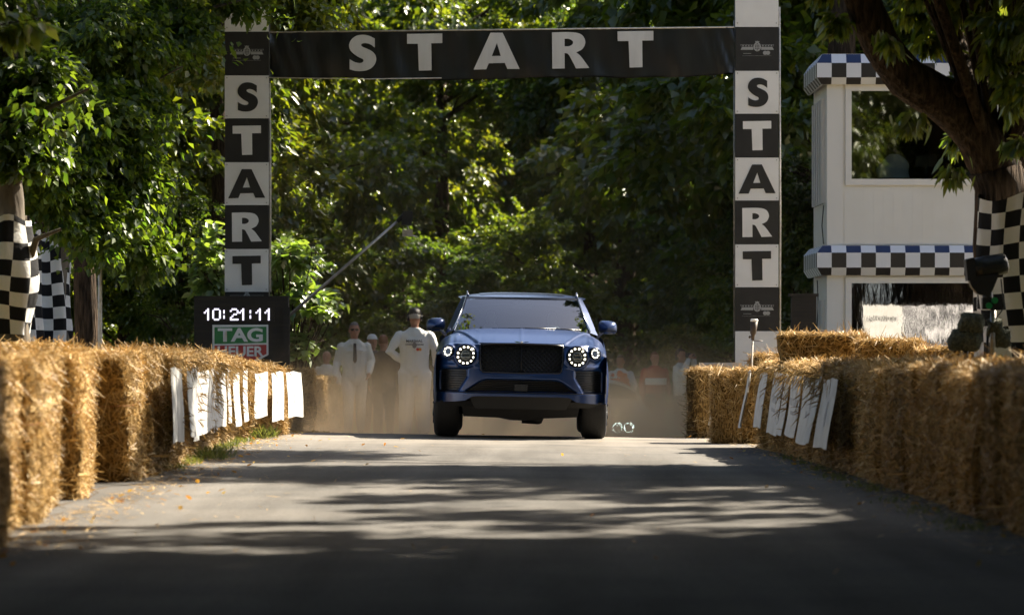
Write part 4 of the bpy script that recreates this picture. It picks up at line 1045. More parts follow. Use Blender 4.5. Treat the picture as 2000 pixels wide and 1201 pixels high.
# ------------------------------------------------------------------ white booth
def booth():
    D0 = 57.0; S = D0/FPX
    zb = ground_z(5, D0)-0.05
    x0 = P(1615,0,D0).x; x1 = x0+3.3; dep = 2.5
    root = empty('timing_booth', ((x0+x1)/2, D0, zb), 0, 'two-storey cream booth with checkered trims and large windows', 'booth')
    ox = (x0+x1)/2
    def lx(px): return P(px,0,D0).x-ox
    def lz(py): return P(0,py,D0).z-zb
    xa, xb = x0-ox, x1-ox
    wx0, wx1 = lx(1663), lx(1902)
    def wall_with_window(zlo, zhi, wz0, wz1, nm):
        b = MB()
        b.box((xa, 0, zlo), (wx0, 0.08, zhi)); b.box((wx1, 0, zlo), (xb, 0.08, zhi))
        b.box((wx0, 0, zlo), (wx1, 0.08, wz0)); b.box((wx0, 0, wz1), (wx1, 0.08, zhi))
        return b.build(nm, M['cream'], root)
    fl1 = lz(509)
    wl = wall_with_window(0, fl1, lz(674), lz(553), 'front_wall')
    wu = wall_with_window(fl1+0.004, lz(112), lz(350), lz(178), 'front_wall')
    # vertical cladding boards on the upper wall, under the window
    nb = 22
    for k in range(nb):
        a = xa+0.24+(xb-xa-0.3)*k/nb; c = xa+0.24+(xb-xa-0.3)*(k+1)/nb
        b = MB(); b.box((a+0.0006, -0.006, lz(478)), (c-0.0006, -0.002, lz(366))); b.build('cladding_board', M['cream'], wu)
    b = MB(); b.box((xa, -0.014, 0), (xa+0.22, -0.002, lz(112))); b.build('corner_post', M['cream_trim'], root)
    for (z0, z1, w_) in ((lz(350), lz(178), wu), (lz(674), lz(553), wl)):
        t = 0.085
        win = MB(); win.box((wx0-t, -0.03, z1), (wx1+t, -0.003, z1+t)); win = win.build('window_frame', M['cream_trim'], w_)
        for a, c in (((wx0-t, -0.03, z0-t), (wx1+t, -0.003, z0)), ((wx0-t, -0.03, z0+.001), (wx0, -0.003, z1-.001)), ((wx1, -0.03, z0+.001), (wx1+t, -0.003, z1-.001))):
            q = MB(); q.box(a, c); q.build('window_frame', M['cream_trim'], w_)
        g = MB(); g.poly([(wx0, 0.03, z0), (wx1, 0.03, z0), (wx1, 0.03, z1), (wx0, 0.03, z1)])
        if w_ is wl:
            pass
            0 and g.grid(lambda i, j: (wx0+(wx1-wx0)*i/40, 0.03+0.0007*math.sin(i*1.7+j*.5)+0.0007*math.sin(i*.43-j*1.1)+0.0005*math.sin(i*3.1)*(i > 20), z0+(z1-z0)*j/24), 40, 24)
        g.build('pane', M['glass'] if w_ is wu else M['glass_film'], w_)
    # side and back walls, floors
    b = MB(); b.box((xa, 0.084, 0), (xa+0.06, dep, lz(112))); side = b.build('side_wall', M['cream'], root)
    b = MB(); b.box((xb-0.06, 0.084, 0), (xb, dep, lz(112))); b.build('side_wall', M['cream'], root)
    dk = mat('booth_inside', (0.10,0.095,0.085), 0.9)
    b = MB(); b.box((xa+0.062, dep-0.06, 0), (xb-0.062, dep, lz(112))); b.build('back_wall', dk, root)
    b = MB(); b.box((xa+0.062, 0.09, fl1-0.06), (xb-0.062, dep-0.062, fl1)); b.build('floor', dk, root)
    b = MB(); b.box((xa-0.05, -0.03, lz(112)), (xb+0.05, dep+0.05, lz(108))); b.build('roof', M['cream'], root)
    # ribs (louvres) and pipes on the side wall that faces the road
    for k in range(5):
        yy = 0.35+0.42*k
        b = MB(); b.box((xa-0.05, yy, lz(395)), (xa-0.001, yy+0.16, lz(190))); b.build('shutter_slat', M['cream_trim'], side)
        b = MB(); b.box((xa-0.05, yy, 0.2), (xa-0.001, yy+0.16, lz(585))); b.build('shutter_slat', M['cream_trim'], side)
        b = MB(); b.box((xa-0.012, yy+0.165, lz(395)), (xa-0.002, yy+0.415, lz(190))); b.build('shutter_gap', M['chk_k'], side)
        b = MB(); b.box((xa-0.012, yy+0.165, 0.2), (xa-0.002, yy+0.415, lz(585))); b.build('shutter_gap', M['chk_k'], side)
    b = MB(); b.tube([(xa-0.03,0.2,lz(400)),(xa-0.05,0.25,lz(440)),(xa-0.03,0.22,lz(476))], 0.008, 5); b.build('cable', M['chk_k'], side)
    b = MB(); b.tube([(xa-0.06,1.0,lz(545)),(xa-0.04,1.05,lz(600)),(xa-0.08,0.98,lz(660))], 0.008, 5); b.build('cable', M['chk_k'], side)
    # checkered trims: three facets, front and road side
    def trim(ytop, ya, yb_, ybot, c0, cols):
        pr = 0.15; zz = [lz(ybot), lz(yb_), lz(ya), lz(ytop)]; offs = [pr*0.55, pr, pr, pr*0.45]
        sq = 28.75*S
        L = xb-xa+pr*2
        nx = int(L/sq)+1
        b = MB()
        for r_ in range(3):
            for k in range(nx):
                xl = xa-pr+k*sq; xr = min(xa-pr+(k+1)*sq, xb+pr)
                if xl >= xr: continue
                def fx(x, o): return max(x, xa-o)
                mi = 0 if (k+r_) % 2 == (1 if r_ == 2 else 1) % 2 else (2 if r_ == 2 else 1)
                b.poly([(fx(xl,offs[r_]), -offs[r_], zz[r_]), (fx(xr,offs[r_]), -offs[r_], zz[r_]), (fx(xr,offs[r_+1]), -offs[r_+1], zz[r_+1]), (fx(xl,offs[r_+1]), -offs[r_+1], zz[r_+1])], mi)
            ny = int(dep/sq)+1
            for k in range(ny):
                yl = -pr+k*sq; yr = -pr+(k+1)*sq
                fy = lambda y, o: max(y, -o)
                mi = 0 if (k+r_) % 2 == 0 else (2 if r_ == 2 else 1)
                b.poly([(xa-offs[r_], fy(yl,offs[r_]), zz[r_]), (xa-offs[r_], fy(yr,offs[r_]), zz[r_]), (xa-offs[r_+1], fy(yr,offs[r_+1]), zz[r_+1]), (xa-offs[r_+1], fy(yl,offs[r_+1]), zz[r_+1])], mi)
        o = b.build('checkered_trim', [M['chk_w'], M['chk_k'], M['chk_b']], root)
        for nm, z_, of in (('trim_top', zz[3]-0.001, offs[3]), ('trim_base', zz[0]+0.001, offs[0])):
            c = MB(); c.prism([(xa-of, -of, z_), (xb+of, -of, z_), (xb+of, -0.0305, z_), (xa-0.052, -0.0305, z_), (xa-0.052, dep, z_), (xa-of, dep, z_)], (0, 0, 0.004)); c.build(nm, M['cream_trim'], o)
    trim(107, 125, 153, 166, 0, None)
    trim(480, 494, 523, 538, 0, None)
    # a desk, chair back and a hanging jacket seen through the upper window
    b = MB(); b.box((xa+0.2, 0.3, lz(352)), (xb-0.2, 0.95, lz(346))); b.build('desk', dk, root)
    jm = mat('pale_jacket', (0.55,0.55,0.53), 0.8)
    jx = lx(1755)
    b = MB()
    def jf(i, j):
        a = 2*math.pi*i/16; v = j/8
        rx = 0.06+0.17*min(1, v*2.2)**0.7 if v < .98 else 0.2
        return (jx+rx*math.cos(a)+0.02*math.sin(v*7), 0.75+0.10*math.sin(a), lz(297)-0.36*v)
    b.grid(jf, 16, 8, wrap=True); b.build('hanging_jacket', jm, root)
    b = MB(); b.tube([(jx+0.45, 0.7, lz(346)), (jx+0.45, 0.7, lz(320))], 0.04, 8); b.box((jx+0.3, 0.66, lz(322)), (jx+0.6, 0.7, lz(300))); b.build('monitor', M['chk_k'], root)
M['glass_film'] = glass_mat('mirror_film_glass', (0.30,0.31,0.33), 0.6, 0.02, wav=(5.0, 0.010, (2.2, 1, 0.5)))
booth()

# made-up white hoarding on the verge beside the booth: out of view itself, put in to show mirrored in the lower booth window
M['streaky'] = mat('streaky_print', (0.03,0.03,0.035), 0.5, noise=((0.62,0.61,0.62), 9, 5, 0.44, 0.58, (2.6,1,0.45)))  # streaks stand in for the crowd mirrored in the window
def prop():
    root = empty('hoarding', (6.75, 46.8, ground_z(6.75, 46.8)), 0, 'white printed hoarding on the verge, seen only mirrored in the lower booth window', 'hoarding')
    for k in range(3):
        b = MB(); b.box((-.98+.66*k, 0, .15), (-.34+.66*k, .02, 1.78)); pn = b.build('panel', M['plastic'] if k == 0 else M['streaky'], root)
        if k: continue
        for r_ in range(2):
            for c_ in range(5):
                t = MB(); t.box((-.90+.66*k+.10*c_, .0205, 1.52-.34*r_), (-.84+.66*k+.10*c_, .022, 1.60-.34*r_)); t.build('print_block', M['chk_k'], pn)
        t = MB(); t.tube([(-.92+.66*k,.022,.92),(-.66+.66*k,.022,.97),(-.40+.66*k,.022,.90)], .006, 5); t.build('print_line', M['chk_k'], pn)
    for xx in (-.99, .99):
        b = MB(); b.tube([(xx,-.02,0),(xx,-.02,1.85)], .02, 8); b.build('post', M['steel'], root)
prop()

# ------------------------------------------------------------------ checkered cloths round the trunks
def cloth(px, d, ytop, ybot, rad, chk, label, bulge=0.0, seed=0, flare=0.0, twist=0.0):
    c = P(px, 0, d); z1 = P(0, ytop, d).z; z0 = P(0, ybot, d).z
    sub = 3
    nu = int(round(2*math.pi*rad/chk/2))*2*sub; nv = int((z1-z0)/chk*sub)
    root = (c.x, d, z0)
    b = MB()
    def f(i, j):
        a = 2*math.pi*i/nu; v = j/nv
        r_ = rad*(1+0.05*math.sin(a*5+seed)+0.04*math.sin(a*9+v*4+seed*2)+0.03*math.sin(v*9+a*2+seed)) + bulge*math.sin(math.pi*min(1,(1-v)*1.0))**1.5*(0.6+0.4*math.cos(a+1.0)) + flare*(1-v)**2*(0.5+0.5*math.sin(a*6+seed))
        dz = -0.03*math.sin(a*3+seed)*v + (0.035*math.sin(a*2+seed+1) if v > 0.95 else 0) + twist*math.sin(a)*v
        sg = -0.05*bulge*6*math.sin(v*5+a)
        return (r_*math.cos(a+0.12*math.sin(v*4+seed)), r_*math.sin(a+0.12*math.sin(v*4+seed)), (z1-z0)*v+dz+sg)
    b.grid(f, nu, nv, m=lambda i, j: ((i//sub)+(j//sub)) % 2, wrap=True)
    o = b.build('checkered_cloth', [M['cloth_w'], M['cloth_k']]); o.location = root
    return tag(o, label, 'cloth')
cloth(104, 53, 456, 668, 0.205, 0.150, 'straight checkered cloth wrapped round the pale trunk beside the white pole', seed=1, flare=0.04)
cloth(50, 52, 440, 668, 0.185, 0.150, 'checkered cloth round the slim grey trunk between two other wraps', seed=2, flare=0.06)
cloth(14, 39, 428, 658, 0.225, 0.147, 'bulging checkered cloth sagging round the slim trunk nearest the bales', bulge=0.10, seed=3.4, flare=-0.05, twist=0.03)
cloth(1990, 38.9, 382, 700, 0.40, 0.150, 'wide checkered cloth hung round the leaning tree trunk behind the camera stand', seed=2.2, flare=0.03)
cloth(1936, 39.3, 412, 690, 0.155, 0.135, 'narrow checkered cloth strip tucked beside the wide one on the leaning tree', seed=5)

# white pole by the dark trunk
b = MB(); d = 50; p0 = P(195, 0, d); zg = ground_z(p0.x, d); b.tube([(0,0,0),(0.004,0,1.2),(0,0,P(0,462,d).z-zg)], 0.026, 10); b.tube([(0,0,P(0,480,d).z-zg),(0,0,P(0,476,d).z-zg)], 0.034, 10)
o = b.build('white_pole', M['pale_pole']); o.location = (p0.x, d, zg); tag(o, 'thin weathered white pole standing before the dark trunk', 'pole')

# ------------------------------------------------------------------ beacon pole by the booth-side post
def beacon():
    D = 47.2; a = P(1469,0,D); zg = ground_z(a.x, D)
    root = empty('beacon_pole', (a.x, D, zg), 0, 'slim pole with a brown cylindrical beacon and white cap on the end block', 'beacon')
    def q(px, py): v = P(px, py, D); return Vector((v.x-a.x, 0, v.z-zg))
    b = MB(); b.tube([q(1466,850), q(1467.5,730), q(1470,662)], 0.011, 8); b.build('pole', M['pale_pole'], root)
    br = mat('brown_plastic', (0.06,0.04,0.025), 0.5)
    b = MB(); b.tube([q(1470,664), q(1470.5,655), q(1471,650), q(1473,628)], [0.018,0.022,0.036,0.043], 12); b.build('beacon_body', br, root)
    b = MB(); b.tube([q(1473,628.2), q(1473.2,624.8), q(1473.3,623)], [0.0445,0.0445,0.036], 12); b.build('cap', M['white'], root)
    b = MB(); b.tube([q(1471,665), q(1490,666)], 0.005, 5); b.tube([q(1466,656), q(1463,660)], 0.014, 6); b.build('bracket', br, root)
beacon()
# dark brown roll and black post behind the end block, low white panel beside the arch post
bale(1, P(1508,0,50).x, 50.0, 0.3, 1.02, 'dark weathered straw bale at the foot of the booth-side arch post', None, sx=1.1)
b = MB(); b.box((-0.28,0,0), (0.28,0.03,0.98)); o = b.build('low_panel', M['plastic']); q = P(1408,0,52.6); o.location = (q.x, 52.6, ground_z(q.x,52.6)); tag(o, 'low white panel standing beside the foot of the booth-side arch post', 'panel')
b = MB(); b.box((-0.17,0,0), (0.17,0.15,1.95)); b.box((-0.20,-0.02,1.95),(0.20,0.17,1.99)); o = b.build('dark_cabinet', M['dark_wood']); q = P(1570,0,55.5); o.location = (q.x, 55.5, ground_z(q.x,55.5)); tag(o, 'tall dark cabinet between the arch post and the booth', 'cabinet')
b = MB(); b.box((-0.25,0,0), (0.25,0.03,0.86)); o = b.build('low_panel', M['plastic']); q = P(590,0,66); o.location = (q.x-0.3, 66, ground_z(q.x,66)+0.1); tag(o, 'low pale panel behind the dusty bales beyond the timing clock', 'panel')

# ------------------------------------------------------------------ broadcast camera stand on the booth-side bales
def camera_stand():
    D = 36.5; a = P(1942,712,D)
    root = empty('camera_stand', (a.x, D, a.z), 0, 'remote broadcast camera under a black cover on a stand behind the bales', 'camera')
    k = mat('black_cover', (0.012,0.013,0.016), 0.45, bump=(12, 3, 0.5, 0.03)); gr = mat('green_knob', (0.01,0.22,0.06), 0.4)
    def q(px, py, dy=0.0): v = P(px, py, D); return (v.x-a.x, dy, v.z-a.z)
    b = MB()
    b.tube([q(1898,526,-.02), q(1902,525,-.02), q(1925,521), q(1950,517), q(1964,514), q(1968,513)], [0.05,0.098,0.102,0.100,0.098,0.06], 8, ell=0.95); b.build('camera_cover', k, root)
    b = MB(); b.prism([q(1884,507,-.10), q(1901,503,-.10), q(1905,547,-.10), q(1888,549,-.10)], (0,.19,0)); b.build('lens_hood', M['kit'], root)
    b = MB(); b.prism([q(1889,540,-.07), q(1950,536,-.07), q(1938,566,-.06), q(1930,580,-.05), q(1908,574,-.06), q(1896,560,-.07)], (0,.14,0)); b.build('cover_skirt', k, root)
    b = MB(); b.tube([q(1928,570), q(1930,590)], [0.05,0.045], 10); b.box(q(1918,604,-.05), q(1944,582,.05)); b.build('pan_head', M['kit'], root)
    b = MB(); b.tube([q(1930,597,-.09), q(1930,597,-.05)], 0.029, 12); b.build('knob', gr, root)
    b = MB(); b.tube([q(1941,587,-.09), q(1941,587,-.05)], 0.029, 12); b.build('knob', gr, root)
    b = MB(); b.tube([q(1951,697,-.09), q(1951,697,-.05)], 0.026, 12); b.build('knob', gr, root)
    b = MB(); b.tube([q(1940,606), q(1938,712)], 0.026, 10); b.build('column', M['steel'], root)
    b = MB(); b.tube([q(1931,645,.06), q(1930,705,.1)], 0.012, 8); b.build('leg', M['kit'], root)
    b = MB(); b.tube([q(1886,682,-.02), q(1885,712,-.02)], 0.022, 8); b.build('leg', M['kit'], root)
    b = MB(); b.tube([q(1885,707,-.02), q(1925,696,-.01), q(1940,690)], 0.016, 8); b.build('leg', M['kit'], root)
    b = MB(); b.tube([q(1955,545), q(1958,575), q(1962,600), q(1948,618), q(1938,640), q(1936,680)], 0.006, 6); b.build('cable', M['kit'], root)
    b = MB(); b.tube([q(1925,548,-.03), q(1925,562,-.05), q(1918,568,-.03)], 0.004, 5); b.build('cable', M['kit'], root)
    b = MB(); b.box(q(1835,712,-.04), q(1862,704,.04)); b.build('foot_box', M['steel'], root)
    fm = mat('grey_netting', (0.07,0.075,0.055), 0.95, noise=((0.15,0.15,0.11), 40, 5, 0.4, 0.7), bump=(60, 4, 1.0, 0.02))
    for i, (x0, x1, y, r_, dy, lab) in enumerate(((1869,1922,632,0.085,-.06,'upper grey-green netted roll strapped to the camera stand'), (1849,1918,664,0.088,-.05,'lower long grey-green netted roll beside the camera stand legs'), (1930,1960,640,0.075,.05,'short netted roll behind the camera column'), (1940,1976,660,0.072,.06,'small pale netted roll at the far side of the camera column'))):
        b = MB(); n = 12
        pts = [P(x0+(x1-x0)*t/n, y+2*math.sin(t), D) for t in range(n+1)]
        c0 = pts[n//2]
        rad = [r_*(1-abs(2*t/n-1)**5)**0.5*(1+.06*math.sin(t*2.2+i))+0.012 for t in range(n+1)]
        b.tube([Vector((p.x-c0.x, 0, p.z-c0.z)) for p in pts], rad, 14)
        o = b.build('netted_roll', fm); o.location = (c0.x, D+dy, c0.z)
        tag(o, lab, 'roll')
        rng = np.random.default_rng(90+i); ns = 900
        th = rng.random(ns)*2*math.pi; u = rng.random(ns); hx = (pts[-1].x-pts[0].x)
        rr_ = r_*(1-np.abs(2*u-1)**5)**0.5+0.008
        C = np.stack([(u-.5)*hx, rr_*np.cos(th), rr_*np.sin(th)], 1); N = np.stack([np.zeros(ns), np.cos(th), np.sin(th)], 1)
        Dd = unit(N*0.6+rng.normal(0,.6,(ns,3)))
        V, F = leaf_blades(C, Dd, unit(rng.normal(0,1,(ns,3))), rng.uniform(.01,.03,ns), np.full(ns,.0012), droop=0)
        h = mesh_np('fuzz', V, F); tag(link('fuzz', h, o, fm), kind='stuff')
camera_stand()

# ------------------------------------------------------------------ the blue car
def interp(xs, ys, x):
    return float(np.interp(x, xs, ys))
def poly_sd(pts, x, z):
    """signed distance to a polygon, negative inside"""
    ins = False; dm = 9.0; n = len(pts)
    for i in range(n):
        x1, z1 = pts[i]; x2, z2 = pts[(i+1) % n]
        if (z1 > z) != (z2 > z) and x < (x2-x1)*(z-z1)/(z2-z1)+x1: ins = not ins
        dx, dz = x2-x1, z2-z1; t = max(0, min(1, ((x-x1)*dx+(z-z1)*dz)/(dx*dx+dz*dz)))
        dm = min(dm, math.hypot(x-x1-t*dx, z-z1-t*dz))
    return -dm if ins else dm
def sstep(a, b, v):
    t = max(0.0, min(1.0, (v-a)/(b-a))); return t*t*(3-2*t)

def blue_car():
    X0, Y0 = 0.092, 46.8
    root = empty('blue_car', (X0, Y0, ground_z(X0, Y0+0.95)+0.008), 0, 'dark blue satin luxury off-roader with lit round headlamps driving under the arch', 'car')
    root.rotation_euler = (0, R(1.0), 0)
    paint = mat('satin_blue_paint', (0.004,0.026,0.105), 0.33, metal=0.4, spec=0.6, coat=0.35)
    paint.node_tree.nodes['Principled BSDF'].inputs['Coat Roughness'].default_value = 0.16
    dark = mat('car_black_gloss', (0.008,0.008,0.009), 0.28)
    mesh_k = mat('grille_black', (0.010,0.010,0.011), 0.35, metal=0.4)
    rub = mat('tyre_rubber', (0.014,0.014,0.014), 0.8, bump=(60, 2, 0.4, 0.01))
    chrome = mat('chrome', (0.55,0.55,0.56), 0.18, metal=1.0)
    trimk = mat('under_tray', (0.012,0.012,0.012), 0.7)
    ledm = mat('headlamp_led', (0.9,0.9,0.85), 0.4, emit=((1.0,0.92,0.70), 1.3))
    lampin = mat('headlamp_inside', (0.03,0.03,0.032), 0.25, metal=0.6)
    HL = (0.637, 0.948, 0.113); SL = (0.840, 0.988, 0.061)
    grille = [(-.472,1.072),(-.30,1.084),(0,1.088),(.30,1.084),(.472,1.072),(.478,.92),(.458,.785),(.435,.758),(0,.752),(-.435,.758),(-.458,.785),(-.478,.92)]
    sideR = [(.622,.789),(.90,.792),(.925,.77),(.925,.545),(.90,.534),(.725,.536),(.622,.70)]
    sideL = [(-x, z) for x, z in sideR]
    lower = [(-.40,.676),(.40,.676),(.47,.650),(.632,.540),(-.632,.540),(-.47,.650)]
    aX = [0,.3,.47,.56,.637,.75,.84,.90,.94,.97,.985]
    zhX = [1.092,1.088,1.076,1.070,1.078,1.078,1.068,1.045,1.015,.975,.945]
    ztX = [1.272,1.27,1.262,1.256,1.25,1.236,1.205,1.165,1.115,1.04,.985]
    ytX = [1.46,1.45,1.43,1.41,1.40,1.37,1.33,1.27,1.18,1.05,.95]
    zbX = [.485,.485,.485,.478,.43,.418,.412,.408,.406,.408,.42]
    LAMPY = {HL[0]: (.115, .28), SL[0]: (.215, .55)}
    def yfront(x, z, rec=True):
        a = abs(x)
        y = 0.035 + 0.07*(a/.6)**2.2 + 0.30*max(0, (a-.55)/.435)**2.4
        y += 0.06*((z-.62)/.45)**2*(1 if z > .62 else .6)                       # fascia leans back at the top
        if z < .56: y -= 0.014*sstep(.545, .515, z)                                # splitter steps forward
        for p, dep in ((grille, .055), (sideR, .07), (sideL, .07), (lower, .09)):
            if rec and abs(z-.8) < .45: y += dep*sstep(.012, -.010, poly_sd(p, x, z))
        for sx in (-1, 1):
            for (cx_, cz, r_) in (HL, SL):
                dd = math.hypot(x-sx*cx_, z-cz)
                if rec and dd < r_+.05:
                    yc, sl = LAMPY[cx_]
                    k = sstep(r_+.045, r_+.008, dd)
                    y = y*(1-k) + k*(yc + sl*(sx*x-cx_) + .16*(z-cz)); y += 0.030*sstep(r_+.010, r_-.004, dd)
        y += 0.010*sstep(.030, .0, abs(poly_sd([(-.50,1.10),(.50,1.10),(.50,.735),(-.50,.735)], x, z)) - 0.0)*0
        # crease running out from the top of the side intakes
        y -= 0.014*sstep(.03, 0, abs(z-.815-.02*a))*sstep(.45, .6, a)
        return y
    NX = 150; xs = [-.985+1.97*i/NX for i in range(NX+1)]
    NF, NH = 78, 46
    b = MB()
    def f(i, j):
        x = xs[i]; a = abs(x)
        zb_, zh, zt, yt = interp(aX, zbX, a), interp(aX, zhX, a), interp(aX, ztX, a), interp(aX, ytX, a)
        if j <= NF:
            z = zb_ + (zh-zb_)*j/NF
            return (x, yfront(x, z), z)
        t = (j-NF)/NH; tt = t**0.85
        y1 = yfront(x, zh)
        z = zh + (zt-zh)*(1-(1-tt)**1.55)
        xc = .475+.33*tt
        z -= 0.020*sstep(xc-.006, xc+.010, a)*sstep(0, .12, tt)*(1-sstep(.85,.99,a))
        z += 0.018*math.exp(-((a-.80)/.10)**2)*math.sin(math.pi*min(1,tt*1.1))        # fender crest
        z += 0.006*sstep(.035, .0, a)*(1-tt*.4)                                     # centre ridge
        return (x, y1 + (yt-y1)*tt, z)
    b.grid(f, NX, NF+NH)
    body = b.build('body', paint, root)
    # sides with wheel openings
    WY = (0.98, 3.975); WR = 0.395
    for sx in (-1, 1):
        s = MB(); ny, nz = 150, 26
        def g(i, j):
            y = 0.36 + 4.45*i/ny; v = j/nz
            z = .40 + ((interp([0.36,.95,1.4,2.2,3.6,4.81],[.945,.985,1.13,1.16,1.19,1.12], y))-.40)*v
            x = .985 + .020*math.sin(math.pi*min(1, max(0, v)))-.05*max(0, v-.85)/.15*0.4
            for wy in WY: x += .012*sstep(.62, .42, math.hypot(y-wy, z-.39))
            x -= .25*max(0, (y-4.4)/.41)**2.2
            if y < .45: x = .985
            return (sx*x, y, z)
        s.grid(g, ny, nz)
        me = s.mesh('side_panel')
        bm = bmesh.new(); bm.from_mesh(me)
        kill = [fc for fc in bm.faces if any(math.hypot(fc.calc_center_median().y-wy, fc.calc_center_median().z-.39) < .45 for wy in WY)]
        bmesh.ops.delete(bm, geom=kill, context='FACES'); bm.to_mesh(me); bm.free()
        link('side_panel', me, root, paint)
        # wheel-arch liner, sill
        l = MB()
        for wy in WY:
            n = 20
            l.grid(lambda i, j: (sx*(.58+.40*j), wy+.452*math.cos(math.pi*i/n-.12*(1-2*i/n)), .39+.452*math.sin(math.pi*i/n)), n, 1)
        tag(l.build('arch_liner', trimk, root), kind='stuff')
        l = MB(); l.box((sx*.80, 1.44, .27), (sx*.985, 3.52, .41)); l.build('sill', trimk, root)
        # door shut line, handle and side glass
        l = MB(); l.prism([(sx*.90,1.75,1.17),(sx*.905,4.3,1.19),(sx*.76,4.15,1.60),(sx*.70,2.35,1.635)], (sx*.004,0,0)); l.build('side_window', M['tint'], root)
        l = MB(); l.box((sx*1.0,2.35,.98),(sx*1.022,2.55,1.005)); l.build('door_handle', paint, root)
        # pillars and roof edge
        l = MB()
        pts0 = [(sx*.795,1.405,1.235),(sx*.70,1.85,1.48),(sx*.655,2.20,1.638)]
        pts1 = [(sx*.90,1.55,1.20),(sx*.795,2.0,1.47),(sx*.715,2.35,1.645)]
        for k in range(2):
            l.poly([pts0[k], pts1[k], pts1[k+1], pts0[k+1]] if sx > 0 else [pts0[k], pts0[k+1], pts1[k+1], pts1[k]])
            q0 = [Vector(p)+Vector((-sx*.04,.09,-.02)) for p in (pts0[k], pts0[k+1])]
            l.poly([pts0[k], pts0[k+1], q0[1], q0[0]])
        l.build('pillar', paint, root)
        l = MB(); l.tube([(sx*.808,1.42,1.245),(sx*.712,1.86,1.487),(sx*.667,2.2,1.645)], .009, 6); l.build('pillar_trim', chrome, root)
        l = MB(); l.tube([(sx*.65,2.35,1.655),(sx*.66,2.5,1.695),(sx*.67,3.2,1.712),(sx*.67,4.2,1.685),(sx*.66,4.32,1.64)], .016, 8); l.build('roof_rail', chrome, root)
        # mirror
        l = MB()
        nu, nv = 20, 12
        def mf(i, j):
            a = 2*math.pi*i/nu; v = j/nv
            r_ = math.sin(math.pi*min(.999, max(.001, v*.5+.5*(v > .98)*0)))**.42 if v < 1 else 0
            sc_ = (1-(1-v)**3)*0.98+.02
            w_, h_ = .112*sc_, .088*sc_
            ca, sa = math.cos(a), math.sin(a)
            ex = 2/3.2
            px_ = w_*math.copysign(abs(ca)**ex, ca); pz = h_*math.copysign(abs(sa)**ex, sa)
            if pz < 0: pz *= .82
            pz += .018*(-sx*px_*sx/.112)*0 
            return (sx*1.018+px_*1.0, 1.64+.17*v, 1.292+pz-.006*sx*px_/.1)
        l.grid(mf, nu, nv, wrap=True); l.poly([mf(i, nv) for i in range(nu)])
        mr_ = l.build('mirror', paint, root)
        l = MB(); l.box((sx*1.018-.095, 1.805, 1.225), (sx*1.018+.095, 1.815, 1.365)); l.build('mirror_glass', chrome, mr_)
        l = MB(); l.prism([(sx*.90,1.70,1.155),(sx*.955,1.72,1.215),(sx*.985,1.72,1.225),(sx*.985,1.72,1.245),(sx*.93,1.70,1.235),(sx*.885,1.69,1.19)], (0,.07,0)); l.build('mirror_arm', paint, mr_)
        l = MB(); l.box((sx*.93,1.655,1.252),(sx*1.12,1.66,1.262)); l.build('mirror_line', dark, mr_)
        # headlamps
        for (cx_, cz, r_), nled in ((HL, 12), (SL, 9)):
            x_, y_ = sx*cx_, LAMPY[cx_][0]
            slope = math.atan(LAMPY[cx_][1])
            h = empty('tmp', (0,0,0)); bpy.data.objects.remove(h)
            l = MB(); n = 28
            Mx = Matrix.Translation((x_, y_, cz)) @ Matrix.Rotation(sx*slope, 4, 'Z') @ Matrix.Rotation(-.10, 4, 'X')
            def ring(r0, yy, k=n): return [Mx @ Vector((r0*math.cos(2*math.pi*q/k), yy, r0*math.sin(2*math.pi*q/k))) for q in range(k)]
            l.grid(lambda i, j: ring([r_+.002, r_+.002, r_-.004, r_-.010][j], [.04, -.022, -.026, .0][j])[i % n], n, 3, wrap=True)
            lamp = l.build('headlamp', dark, root)
            l = MB(); l.poly(list(reversed(ring(r_-.008, .004)))); l.build('reflector', lampin, lamp)
            l = MB()
            if cx_ < .7:
                for t in ((-.045,.030),(.0,.034),(.045,.030)): pass
                l.tube([Mx @ Vector((0,.003,0)), Mx @ Vector((0,-.018,0)), Mx @ Vector((0,-.022,0))], [.058,.056,.040], 20)
                l.build('projector', mat('projector_glass', (0.05,0.06,0.06), 0.06, spec=1.0), lamp)
                l = MB(); l.box((-.042,-.030,.012), (.042,-.021,.026), M=Mx); l.build('projector_bar', chrome, lamp)
                l = MB(); l.box((-.042,-.030,-.030), (.042,-.021,-.018), M=Mx); l.build('projector_bar', chrome, lamp)
            else:
                l.tube([Mx @ Vector((0,.003,0)), Mx @ Vector((0,-.012,0))], [.024,.020], 16); l.build('projector', lampin, lamp)
            for q in range(nled):
                a = 2*math.pi*(q+.5)/nled; rm = r_-(.018 if cx_ < .7 else .014); hw = (.0118 if cx_ < .7 else .0090)
                l = MB(); c = Mx @ Vector((rm*math.cos(a), -.012, rm*math.sin(a)))
                l.tube([Mx @ Vector((rm*math.cos(a), 0, rm*math.sin(a))), c], hw, 8); l.build('led', ledm, lamp)
            l = MB(); l.poly(list(reversed(ring(r_-.004, -.027)))); l.build('lens', M['lamp_glass'], lamp)
        # side intake mesh
        pl = sideR if sx > 0 else sideL
        yb = max(yfront(x*.99, z)for x, z in pl)
        l = MB(); pp = [(x, yfront(x-sx*.03*(1 if abs(x) > .8 else -1), z) if 0 else 0, z) for x, z in pl]
        nu_, nv_ = 14, 10
        xa_, xb_ = .60, .945
        l.grid(lambda i, j: (sx*(xa_+(xb_-xa_)*i/nu_), yfront(xa_+(xb_-xa_)*i/nu_, .52+.29*j/nv_, False)+.058, .52+.29*j/nv_), nu_, nv_)
        ib = l.build('intake', mesh_k, root)
        l = MB()
